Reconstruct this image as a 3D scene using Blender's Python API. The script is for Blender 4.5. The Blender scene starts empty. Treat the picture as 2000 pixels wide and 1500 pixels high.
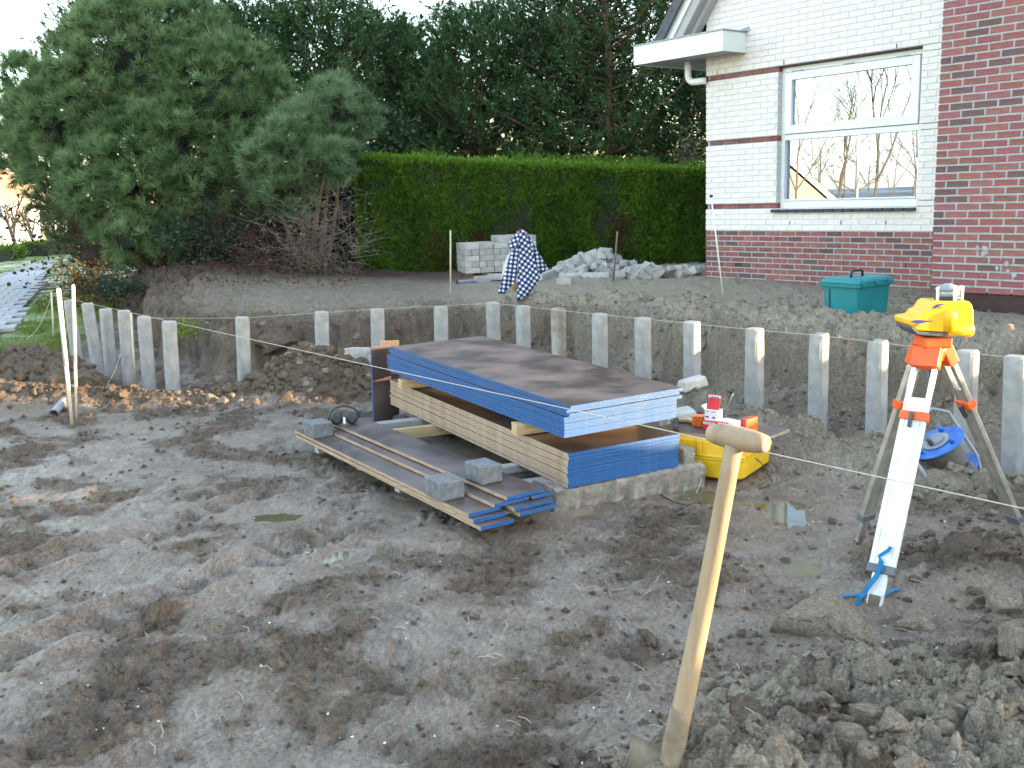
import bpy, bmesh, math, random
import numpy as np
from mathutils import Vector, Matrix
random.seed(7); rng = np.random.default_rng(7)
S = bpy.context.scene; COL = S.collection
PI = math.pi
# ------------------------------------------------------------------ camera, world, sun
F, PIT, ROLL, EYE = 1900.0, .192, .036, 1.6
FWD = np.array([0, math.cos(PIT), -math.sin(PIT)]); UP = np.array([0, math.sin(PIT), math.cos(PIT)]); RT = np.array([1., 0, 0])
cr, sr = math.cos(ROLL), math.sin(ROLL)
cam_d = bpy.data.cameras.new('camera'); cam = bpy.data.objects.new('camera', cam_d); COL.objects.link(cam)
ax_r = Vector(cr*RT - sr*UP); ax_u = Vector(cr*UP + sr*RT)
m = Matrix((( ax_r.x, ax_u.x, -FWD[0], 0), (ax_r.y, ax_u.y, -FWD[1], 0), (ax_r.z, ax_u.z, -FWD[2], EYE), (0, 0, 0, 1)))
cam.matrix_world = m
cam_d.sensor_width = 36; cam_d.lens = F/2000*36; cam_d.clip_start = .05; cam_d.clip_end = 900
S.camera = cam
SUN_EL, SUN_AZ = math.radians(6.8), math.radians(100)
W = bpy.data.worlds.new('World'); S.world = W; W.use_nodes = True
nt = W.node_tree; nt.nodes.clear()
sky = nt.nodes.new('ShaderNodeTexSky'); sky.sky_type = 'NISHITA'; sky.sun_disc = False
sky.sun_elevation = SUN_EL; sky.sun_rotation = SUN_AZ; sky.altitude = 0; sky.air_density = 1.0; sky.dust_density = .8; sky.ozone_density = 1.25
bg = nt.nodes.new('ShaderNodeBackground'); out = nt.nodes.new('ShaderNodeOutputWorld')
tc = nt.nodes.new('ShaderNodeTexCoord'); mp = nt.nodes.new('ShaderNodeMapping'); mp.inputs['Scale'].default_value = (1, 1, 3.2)
cn = nt.nodes.new('ShaderNodeTexNoise'); cn.inputs['Scale'].default_value = 2.3; cn.inputs['Detail'].default_value = 7
rp = nt.nodes.new('ShaderNodeValToRGB'); rp.color_ramp.elements[0].position = .47; rp.color_ramp.elements[1].position = .66
mul = nt.nodes.new('ShaderNodeMath'); mul.operation = 'MULTIPLY'; mul.inputs[1].default_value = .75
mx = nt.nodes.new('ShaderNodeMixRGB'); mx.inputs['Color2'].default_value = (3.0, 2.95, 3.0, 1)
L = nt.links.new
L(tc.outputs['Generated'], mp.inputs['Vector']); L(mp.outputs[0], cn.inputs['Vector']); L(cn.outputs['Fac'], rp.inputs[0])
L(rp.outputs[0], mul.inputs[0]); L(mul.outputs[0], mx.inputs['Fac']); L(sky.outputs[0], mx.inputs['Color1']); L(mx.outputs[0], bg.inputs[0]); L(bg.outputs[0], out.inputs[0])
bg.inputs[1].default_value = .15
sd = bpy.data.lights.new('sun', 'SUN'); sd.energy = 2.35; sd.angle = math.radians(.6); sd.color = (1, .70, .40)
sun = bpy.data.objects.new('sun', sd); COL.objects.link(sun)
TOSUN = Vector((math.sin(SUN_AZ)*math.cos(SUN_EL), math.cos(SUN_AZ)*math.cos(SUN_EL), math.sin(SUN_EL)))
sun.rotation_euler = TOSUN.to_track_quat('Z', 'Y').to_euler(); sun.location = (8, -1, 6)
S.view_settings.view_transform = 'Standard'; S.view_settings.look = 'None'; S.view_settings.gamma = 1
S.view_settings.use_curve_mapping = False
S.view_settings.exposure = 3.2
S.render.engine = 'CYCLES'
try:
    S.cycles.max_bounces = 6; S.cycles.diffuse_bounces = 3; S.cycles.glossy_bounces = 3; S.cycles.transparent_max_bounces = 6
except Exception: pass

# ------------------------------------------------------------------ where a line of sight meets a level or a depth
def ray(x, y):
    a2 = (x-1000)/F; b2 = (750-y)/F
    a = cr*a2 + sr*b2; b = -sr*a2 + cr*b2
    return FWD + a*RT + b*UP
def atz(x, y, z):
    d = ray(x, y); t = (z-EYE)/d[2]; return Vector(d*t) + Vector((0, 0, EYE))
def atY(x, y, Y):
    d = ray(x, y); t = Y/d[1]; return Vector(d*t) + Vector((0, 0, EYE))
def proj(P):
    p = np.array(P) - [0, 0, EYE]; z = p@FWD; a = p[0]/z; b = (p@UP)/z
    return 1000+F*(cr*a-sr*b), 750-F*(sr*a+cr*b)

# ------------------------------------------------------------------ materials
def M(name, col, rough=.7, col2=None, scale=8, detail=5, bump=0., bscale=60, metal=0., lo=.35, hi=.68, stretch=(1, 1, 1), spec=.5, attr=None, rough2=None, coord='Object'):
    m = bpy.data.materials.new(name); m.use_nodes = True; t = m.node_tree; b = t.nodes['Principled BSDF']
    b.inputs['Roughness'].default_value = rough; b.inputs['Metallic'].default_value = metal
    b.inputs['Specular IOR Level'].default_value = spec
    tc = t.nodes.new('ShaderNodeTexCoord'); mp = t.nodes.new('ShaderNodeMapping'); mp.inputs['Scale'].default_value = stretch
    t.links.new(tc.outputs[coord], mp.inputs['Vector'])
    n = t.nodes.new('ShaderNodeTexNoise'); n.inputs['Scale'].default_value = scale; n.inputs['Detail'].default_value = detail
    t.links.new(mp.outputs[0], n.inputs['Vector'])
    r = t.nodes.new('ShaderNodeValToRGB'); r.color_ramp.elements[0].position = lo; r.color_ramp.elements[1].position = hi
    c2 = col2 or tuple(min(1, c*1.35) for c in col)
    r.color_ramp.elements[0].color = (*col, 1); r.color_ramp.elements[1].color = (*c2, 1)
    t.links.new(n.outputs['Fac'], r.inputs[0]); colout = r.outputs[0]
    if attr:
        a = t.nodes.new('ShaderNodeAttribute'); a.attribute_name = attr
        hs = t.nodes.new('ShaderNodeMixRGB'); hs.blend_type = 'MULTIPLY'; hs.inputs[0].default_value = 1
        t.links.new(colout, hs.inputs[1]); t.links.new(a.outputs['Color'], hs.inputs[2]); colout = hs.outputs[0]
    t.links.new(colout, b.inputs['Base Color'])
    if rough2 is not None:
        mr = t.nodes.new('ShaderNodeMapRange'); mr.inputs[1].default_value = lo; mr.inputs[2].default_value = hi
        mr.inputs[3].default_value = rough; mr.inputs[4].default_value = rough2
        t.links.new(n.outputs['Fac'], mr.inputs[0]); t.links.new(mr.outputs[0], b.inputs['Roughness'])
    if bump:
        n2 = t.nodes.new('ShaderNodeTexNoise'); n2.inputs['Scale'].default_value = bscale; n2.inputs['Detail'].default_value = 6
        t.links.new(mp.outputs[0], n2.inputs['Vector'])
        bp = t.nodes.new('ShaderNodeBump'); bp.inputs['Strength'].default_value = 1; bp.inputs['Distance'].default_value = bump
        t.links.new(n2.outputs['Fac'], bp.inputs['Height']); t.links.new(bp.outputs[0], b.inputs['Normal'])
    return m
MT = {}
MT['concrete'] = M('grey_concrete', (.25, .243, .228), .88, (.36, .353, .338), 14, 10, .003, 80, lo=.30, hi=.62, stretch=(1, 1, .8))
MT['concrete_pale'] = M('pale_concrete', (.36, .34, .31), .9, (.5, .48, .45), 12, 8, .001, 120)
MT['rough_concrete'] = M('rough_concrete', (.17, .15, .125), .95, (.33, .30, .26), 18, 8, .008, 60)
MT['dark_concrete'] = M('dark_concrete_block', (.10, .105, .11), .8, (.17, .175, .18), 25, 8, .001, 150)
MT['film'] = M('brown_film_face', (.045, .030, .027), .30, (.125, .092, .078), 3.2, 10, .0003, 60, rough2=.58, lo=.42, hi=.74)
MT['blue_edge'] = M('blue_painted_edge', (.006, .082, .255), .5, (.09, .16, .29), 34, 9, .0008, 60, lo=.52, hi=.84, stretch=(1, 1, 4))
MT['ply_edge'] = M('raw_plywood_edge', (.23, .15, .10), .85, (.50, .38, .27), 60, 6, .0006, 90, stretch=(.25, .25, 9))
MT['timber'] = M('pale_timber', (.42, .29, .14), .75, (.58, .43, .25), 14, 6, .0006, 60, stretch=(.3, 4, 4))
MT['timber_grey'] = M('weathered_timber', (.30, .29, .27), .85, (.42, .40, .37), 14, 6, .001, 60, stretch=(.3, 4, 4))
MT['brick_red'] = M('red_brick', (.215, .072, .066), .85, (.305, .118, .103), 14, 6, .003, 70, attr='tone')
MT['brick_white'] = M('white_brick', (.76, .705, .64), .8, (.83, .79, .735), 20, 6, .003, 60, attr='tone')
MT['mortar'] = M('grey_mortar', (.33, .33, .325), .95, (.43, .43, .42), 30, 5, .002, 90)
MT['mortar_white'] = M('pale_mortar', (.58, .58, .59), .95, (.65, .65, .66), 30, 5, .002, 90)
MT['white_paint'] = M('white_paint', (.74, .76, .74), .35, (.80, .81, .79), 3, 3)
MT['soffit'] = M('grey_soffit', (.38, .38, .36), .6, (.42, .42, .40), 3, 3)
MT['zinc'] = M('zinc', (.20, .23, .26), .5, (.33, .36, .38), 12, 5, metal=.6)
MT['dark_tile'] = M('dark_roof_tile', (.035, .04, .05), .5, (.06, .065, .075), 12, 5)
MT['black'] = M('black_plastic', (.018, .018, .02), .45, (.03, .03, .035), 12)
MT['plinth'] = M('maroon_plinth', (.035, .012, .014), .55, (.055, .02, .022), 12, 6, .002, 40)
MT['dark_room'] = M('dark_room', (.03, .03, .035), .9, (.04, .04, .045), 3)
MT['roof_orange'] = M('orange_roof_tiles', (.34, .20, .12), .8, (.48, .30, .19), 30, 5)
MT['facade'] = M('cream_facade', (.46, .36, .29), .8, (.56, .46, .38), 6, 5)
MT['alu'] = M('aluminium', (.42, .40, .35), .38, (.6, .58, .54), 18, 6, metal=.75)
MT['white_alu'] = M('white_leg_face', (.50, .50, .47), .45, (.74, .75, .73), 16, 9, .0003, 50, lo=.28, hi=.5)
MT['orange'] = M('orange_plastic', (.72, .10, .015), .42, (.80, .13, .02), 20)
MT['yellow'] = M('yellow_plastic', (.80, .42, .01), .4, (.86, .47, .015), 4)
MT['case_yellow'] = M('dirty_yellow_case', (.62, .36, .01), .45, (.75, .47, .015), 10, 8, .0005, 60, lo=.3, hi=.5)
MT['grey_plastic'] = M('grey_plastic', (.09, .095, .1), .5, (.12, .125, .13), 12)
MT['teal'] = M('teal_plastic', (.005, .17, .19), .48, (.01, .21, .225), 6, 6, .0003, 60)
MT['blue_plastic'] = M('blue_plastic', (.010, .09, .36), .42, (.03, .15, .48), 14, 8)
MT['blue_strap'] = M('blue_strap', (.005, .12, .26), .8, (.01, .17, .33), 40)
MT['red'] = M('red_card', (.62, .03, .035), .5, (.68, .05, .05), 12)
MT['orange_card'] = M('orange_plugs', (.60, .10, .01), .5, (.75, .2, .03), 60)
MT['white_card'] = M('white_card', (.78, .77, .78), .6, (.82, .81, .82), 12)
MT['ink'] = M('dark_ink', (.05, .045, .07), .6, (.07, .06, .09), 12)
MT['navy'] = M('navy_ink', (.015, .04, .22), .5, (.02, .06, .28), 12)
MT['wood'] = M('worn_ash_wood', (.235, .16, .095), .65, (.39, .28, .175), 22, 8, .0006, 70, stretch=(1.2, 1.2, .12))
MT['muddy_wood'] = M('muddy_wood', (.17, .13, .09), .85, (.28, .22, .15), 24, 8, .001, 70)
MT['steel'] = M('muddy_steel', (.10, .075, .05), .7, (.20, .165, .12), 14, 6, metal=.3)
MT['dark_steel'] = M('dark_steel', (.05, .055, .06), .45, (.09, .10, .11), 14, metal=.5)
MT['cord'] = M('string_fibre', (.42, .38, .30), .9, (.55, .5, .42), 50)
MT['cable'] = M('black_cable', (.02, .02, .022), .55, (.05, .045, .04), 30)
MT['rubber'] = M('grey_cable', (.07, .065, .06), .7, (.12, .11, .095), 60, stretch=(1, 1, 6))
MT['pipe_grey'] = M('grey_pvc', (.20, .22, .24), .5, (.27, .29, .31), 12)
MT['bark'] = M('pine_bark', (.10, .06, .035), .9, (.19, .11, .06), 14, 6, .01, 20, stretch=(1, 1, .3))
MT['twig'] = M('grey_twig', (.13, .10, .085), .9, (.22, .17, .14), 20)
MT['redtwig'] = M('brown_twig', (.07, .035, .028), .9, (.14, .075, .055), 10)
MT['tan_stick'] = M('tan_stick', (.50, .42, .30), .7, (.62, .53, .4), 30)
MT['pole'] = M('white_pole', (.72, .70, .62), .5, (.80, .78, .70), 20)

def leafmat(name, dark, light, trans=.25, rough=.6):
    m = bpy.data.materials.new(name); m.use_nodes = True; t = m.node_tree; b = t.nodes['Principled BSDF']
    a = t.nodes.new('ShaderNodeAttribute'); a.attribute_name = 'tone'
    x = t.nodes.new('ShaderNodeMixRGB'); x.inputs[1].default_value = (*dark, 1); x.inputs[2].default_value = (*light, 1)
    t.links.new(a.outputs['Fac'], x.inputs[0]); t.links.new(x.outputs[0], b.inputs['Base Color'])
    b.inputs['Roughness'].default_value = rough; b.inputs['Specular IOR Level'].default_value = .3
    tr = t.nodes.new('ShaderNodeBsdfTranslucent'); t.links.new(x.outputs[0], tr.inputs[0])
    ms = t.nodes.new('ShaderNodeMixShader'); ms.inputs[0].default_value = trans
    o = t.nodes['Material Output']; t.links.new(b.outputs[0], ms.inputs[1]); t.links.new(tr.outputs[0], ms.inputs[2]); t.links.new(ms.outputs[0], o.inputs[0])
    return m
MT['needle'] = leafmat('long_pine_needles', (.045, .100, .028), (.30, .42, .19))
MT['needle_grey'] = leafmat('grey_green_needles', (.045, .100, .034), (.30, .41, .22))
MT['needle2'] = leafmat('dark_pine_needles', (.022, .060, .020), (.15, .25, .09))
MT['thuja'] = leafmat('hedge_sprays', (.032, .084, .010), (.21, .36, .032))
MT['leafpale'] = leafmat('pale_leaves', (.10, .10, .06), (.22, .22, .14))
MT['leafauto'] = leafmat('autumn_leaves', (.22, .06, .02), (.45, .30, .04))
MT['ivy'] = leafmat('dark_ivy', (.012, .03, .014), (.05, .10, .05))
MT['blade'] = leafmat('grass_blades', (.07, .13, .015), (.24, .34, .03))
MT['litter'] = leafmat('leaf_litter', (.07, .04, .03), (.17, .10, .07))
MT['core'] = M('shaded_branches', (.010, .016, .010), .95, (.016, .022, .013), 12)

# ------------------------------------------------------------------ object helpers
def tag(o, label=None, cat=None, group=None, kind=None):
    if label: o['label'] = label
    if cat: o['category'] = cat
    if group: o['group'] = group
    if kind: o['kind'] = kind
    return o
def empty(name, loc, rz=0, mat=None):
    o = bpy.data.objects.new(name, None); COL.objects.link(o); o.empty_display_size = .1
    if mat is not None: o.matrix_world = mat
    else: o.location = loc; o.rotation_euler = (0, 0, rz)
    return o
def thing(name, label, cat, loc=(0, 0, 0), rz=0, group=None, mat=None):
    return tag(empty(name, loc, rz, mat), label, cat, group)
BOXF = [(0, 4, 6, 2), (1, 3, 7, 5), (0, 1, 5, 4), (2, 6, 7, 3), (0, 2, 3, 1), (4, 5, 7, 6)]
class MB:
    def __init__(s): s.v = []; s.f = []; s.m = []; s.sm = []
    def add(s, vs, fs, mi=0, smooth=False):
        o = len(s.v); s.v += [tuple(v) for v in vs]
        for i, f in enumerate(fs):
            s.f.append(tuple(k+o for k in f)); s.m.append(mi[i] if isinstance(mi, (list, tuple)) else mi); s.sm.append(smooth)
        return s
    def box(s, c, d, R=None, mi=0, taper=None):
        vs = []
        for k in range(8):
            p = Vector(((k & 1)-.5, ((k >> 1) & 1)-.5, ((k >> 2) & 1)-.5))
            if taper and p.z > 0: p.x *= taper[0]; p.y *= taper[1]
            p = Vector((p.x*d[0], p.y*d[1], p.z*d[2]))
            if R is not None: p = R @ p
            vs.append(p+Vector(c))
        return s.add(vs, BOXF, mi)
    def box2(s, a, b, mi=0):
        return s.box([(a[i]+b[i])/2 for i in range(3)], [abs(b[i]-a[i]) for i in range(3)], None, mi)
    def tube(s, pts, r, n=8, mi=0, cap=True, flat=1.):
        pts = [Vector(p) for p in pts]; rs = r if isinstance(r, (list, tuple)) else [r]*len(pts)
        vs = []; prev = None
        for i, p in enumerate(pts):
            t = (pts[min(i+1, len(pts)-1)]-pts[max(i-1, 0)])
            t = t.normalized() if t.length > 1e-9 else Vector((0, 0, 1))
            if prev is None: a = t.orthogonal().normalized()
            else:
                a = prev - t*prev.dot(t); a = a.normalized() if a.length > 1e-6 else t.orthogonal().normalized()
            prev = a; b = t.cross(a)
            for k in range(n):
                q = 2*PI*k/n; vs.append(p + (a*math.cos(q) + b*math.sin(q)*flat)*rs[i])
        fs = [(i*n+k, i*n+(k+1) % n, (i+1)*n+(k+1) % n, (i+1)*n+k) for i in range(len(pts)-1) for k in range(n)]
        s.add(vs, fs, mi, n > 4)
        if cap:
            o = len(s.v)-len(vs)
            s.f += [tuple(o+k for k in reversed(range(n))), tuple(o+(len(pts)-1)*n+k for k in range(n))]; s.m += [mi, mi]; s.sm += [False, False]
        return s
    def lathe(s, prof, n=24, mi=0, R=None, c=(0, 0, 0)):
        vs = []
        for r, z in prof:
            for k in range(n):
                q = 2*PI*k/n; p = Vector((r*math.cos(q), r*math.sin(q), z))
                if R is not None: p = R @ p
                vs.append(p+Vector(c))
        fs = [(i*n+k, i*n+(k+1) % n, (i+1)*n+(k+1) % n, (i+1)*n+k) for i in range(len(prof)-1) for k in range(n)]
        s.add(vs, fs, mi, True)
        o = len(s.v)-len(vs)
        s.f += [tuple(o+k for k in reversed(range(n))), tuple(o+(len(prof)-1)*n+k for k in range(n))]; s.m += [mi, mi]; s.sm += [False, False]
        return s
    def loft(s, outline, layers, mi=0, smooth=False):
        """outline [(x,z)], layers [(y, scale, cx, cz)]"""
        n = len(outline); vs = []
        for y, sc, cx_, cz_ in layers:
            vs += [(cx_+(x-cx_)*sc, y, cz_+(z-cz_)*sc) for x, z in outline]
        fs = [(i*n+k, i*n+(k+1) % n, (i+1)*n+(k+1) % n, (i+1)*n+k) for i in range(len(layers)-1) for k in range(n)]
        fs += [tuple(reversed(range(n))), tuple((len(layers)-1)*n+k for k in range(n))]
        return s.add(vs, fs, mi, smooth)
    def build(s, name, mats, parent=None, bevel=0, segs=2, mw=None):
        me = bpy.data.meshes.new(name); me.from_pydata(s.v, [], s.f)
        mats = mats if isinstance(mats, (list, tuple)) else [mats]
        for x in mats: me.materials.append(MT[x] if isinstance(x, str) else x)
        me.polygons.foreach_set('material_index', s.m); me.polygons.foreach_set('use_smooth', s.sm)
        me.update()
        bm = bmesh.new(); bm.from_mesh(me); bmesh.ops.recalc_face_normals(bm, faces=bm.faces); bm.to_mesh(me); bm.free()
        o = bpy.data.objects.new(name, me); COL.objects.link(o)
        if mw is not None: o.matrix_world = mw
        if parent is not None: o.parent = parent
        if bevel:
            b = o.modifiers.new('b', 'BEVEL'); b.width = bevel; b.segments = segs; b.limit_method = 'ANGLE'; b.angle_limit = math.radians(40)
        return o
def npmesh(name, V, Fa, mats, parent=None, tone=None, smooth=False, mi=None):
    me = bpy.data.meshes.new(name); nv = len(V); nf, k = Fa.shape
    me.vertices.add(nv); me.vertices.foreach_set('co', np.asarray(V, np.float32).ravel())
    me.loops.add(nf*k); me.loops.foreach_set('vertex_index', Fa.astype(np.int32).ravel())
    me.polygons.add(nf); me.polygons.foreach_set('loop_start', np.arange(0, nf*k, k, dtype=np.int32))
    if mi is not None: me.polygons.foreach_set('material_index', mi.astype(np.int32))
    me.update(calc_edges=True)
    if smooth: me.polygons.foreach_set('use_smooth', np.ones(nf, bool))
    for x in (mats if isinstance(mats, list) else [mats]): me.materials.append(MT[x] if isinstance(x, str) else x)
    if tone is not None:
        a = me.attributes.new('tone', 'FLOAT', 'POINT'); a.data.foreach_set('value', np.asarray(tone, np.float32))
    o = bpy.data.objects.new(name, me); COL.objects.link(o)
    if parent is not None: o.parent = parent
    return o
def copy_tree(o, parent=None):
    c = o.copy(); COL.objects.link(c); c.parent = parent
    for ch in list(o.children): copy_tree(ch, c)
    return c
def frame(o, xd, zd):
    z = Vector(zd).normalized(); x = Vector(xd); x = (x - z*x.dot(z)).normalized(); y = z.cross(x)
    return Matrix(((x.x, y.x, z.x, o[0]), (x.y, y.y, z.y, o[1]), (x.z, y.z, z.z, o[2]), (0, 0, 0, 1)))

# ------------------------------------------------------------------ noise and the shape of the ground
_p = rng.permutation(512).astype(np.int64); _p = np.concatenate([_p, _p]); _ga = rng.uniform(0, 2*PI, 512); _gx = np.cos(_ga); _gy = np.sin(_ga)
def perlin(x, y):
    xi = np.floor(x).astype(np.int64); yi = np.floor(y).astype(np.int64); xf = x-xi; yf = y-yi
    u = xf*xf*xf*(xf*(xf*6-15)+10); v = yf*yf*yf*(yf*(yf*6-15)+10)
    def g(a, b, dx, dy):
        h = _p[(_p[a & 511]+b) & 511]; return _gx[h]*dx+_gy[h]*dy
    n00 = g(xi, yi, xf, yf); n10 = g(xi+1, yi, xf-1, yf); n01 = g(xi, yi+1, xf, yf-1); n11 = g(xi+1, yi+1, xf-1, yf-1)
    return ((n00*(1-u)+n10*u)*(1-v)+(n01*(1-u)+n11*u)*v)*1.5
def fbm(x, y, f, o=4, g=.5, seed=0):
    r = 0; a = 1
    for i in range(o):
        r = r+a*perlin(x*f+seed*17.3+i*5.1, y*f-seed*9.7+i*3.3); f *= 2.03; a *= g
    return r
def billow(x, y, f, o=3, g=.5, seed=0):
    r = 0; a = 1
    for i in range(o):
        r = r+a*(1-np.abs(perlin(x*f+seed*7.3+i*2.1, y*f+seed*3.7))*2.4); f *= 2.1; a *= g
    return r
def lump(x, y, f, o=2, g=.45, seed=0):
    r = 0; a = 1
    for i in range(o):
        wx = x+.25/f*perlin(x*f*.9+seed, y*f*.9+3.1); r = r+a*(np.minimum(np.abs(perlin(wx*f+seed*7.3+i*2.1, y*f+seed*3.7))*3.2, 1.15)-.4); f *= 2.15; a *= g
    return r
BANK = [(-6.2, 16), (-4.35, 11.6), (-3.0, 9.35), (-.1, 9.8), (3.3, 5.65), (6.3, 1.9), (6.6, -8), (70, -8), (70, 70), (-5, 70), (-6.6, 26)]
POSTS_L = [(-5.2, 11.3), (-2.99, 8.5), (-.15, 9.1), (2.81, 5.33), (4.6, 3.05)]
def sdpoly(x, y, P):
    d = np.full(x.shape, 1e9); ins = np.zeros(x.shape, bool)
    for i in range(len(P)):
        ax, ay = P[i]; bx, by = P[(i+1) % len(P)]; ex, ey = bx-ax, by-ay; wx, wy = x-ax, y-ay
        t = np.clip((wx*ex+wy*ey)/(ex*ex+ey*ey), 0, 1); d = np.minimum(d, (wx-ex*t)**2+(wy-ey*t)**2)
        c = ((ay > y) != (by > y)) & (x < ex*(y-ay)/(ey if ey else 1e-9)+ax); ins ^= c
    return np.where(ins, np.sqrt(d), -np.sqrt(d))
def dline(x, y, P):
    d = np.full(x.shape, 1e9)
    for i in range(len(P)-1):
        ax, ay = P[i]; bx, by = P[i+1]; ex, ey = bx-ax, by-ay; wx, wy = x-ax, y-ay
        t = np.clip((wx*ex+wy*ey)/(ex*ex+ey*ey), 0, 1); d = np.minimum(d, (wx-ex*t)**2+(wy-ey*t)**2)
    return np.sqrt(d)
def sst(a, b, t): t = np.clip((t-a)/(b-a), 0, 1); return t*t*(3-2*t)
def gau(x, y, cx_, cy_, rx, ry, a=0):
    c, s = math.cos(a), math.sin(a); u = (x-cx_)*c+(y-cy_)*s; v = -(x-cx_)*s+(y-cy_)*c
    return np.exp(-((u/rx)**2+(v/ry)**2))
PUD = []   # x, y, rx, ry, ang, level
for px, py, hw, hd, lv in ((1545, 985, .27, .42, -.012), (1580, 1100, .14, .12, -.010), (285, 1022, .20, .19, -.006), (545, 1000, .22, .12, -.006), (640, 1085, .13, .13, -.010),
                           (1215, 1150, .11, .05, -.008), (880, 905, .35, .45, -.02), (1360, 960, .2, .2, -.012), (1150, 1000, .12, .08, -.006)):
    p = atz(px, py, 0); PUD.append((p.x, p.y, hw, hd, lv))
ZP = .17
def resamp(pts, n):
    d = [0]
    for i in range(1, len(pts)): d.append(d[-1]+(pts[i]-pts[i-1]).length)
    o = []
    for k in range(n):
        t = d[-1]*k/(n-1); i = max(j for j in range(len(d)) if d[j] <= t+1e-9); i = min(i, len(pts)-2)
        o.append(pts[i].lerp(pts[i+1], (t-d[i])/max(1e-9, d[i+1]-d[i])))
    return o
Rp = [atz(x, y, ZP) for x, y in ((-120, 775), (0, 649), (42.7, 606.7), (72, 561), (93, 532), (113, 509))]
Lp = [atz(x, y, ZP) for x, y in ((-420, 640), (-120, 578), (0, 545), (27, 529), (59, 516), (88, 508))]
Lp = resamp(Lp, 60); Rp = resamp(Rp, 60)
PATHP = [(p.x, p.y) for p in Lp[::6]+[Lp[-1]]]+[(p.x, p.y) for p in ([Rp[-1]]+Rp[-7::-6]+[Rp[0]])]
TRA, TRB = atz(-60, 1130, 0), atz(700, 905, 0)
TRC, TRD = atz(-80, 1330, 0), atz(720, 1010, 0)
FEET = []
_fr = random.Random(5)
for (x0_, y0_, a0_, n_) in ((-1.9, 3.0, .9, 6), (-.2, 2.9, 1.9, 5), (.3, 3.9, .2, 5), (-1.2, 4.4, -.3, 4), (.7, 4.4, 2.3, 4), (-2.6, 5.2, .4, 5), (-.7, 2.3, .3, 3), (-1.6, 2.2, 2.2, 3)):
    for i_ in range(n_): FEET.append((x0_+math.cos(a0_)*.36*i_-math.sin(a0_)*.09*(i_ % 2)+_fr.gauss(0, .04), y0_+math.sin(a0_)*.36*i_+math.cos(a0_)*.09*(i_ % 2)+_fr.gauss(0, .04), a0_+_fr.gauss(0, .2)))
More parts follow.
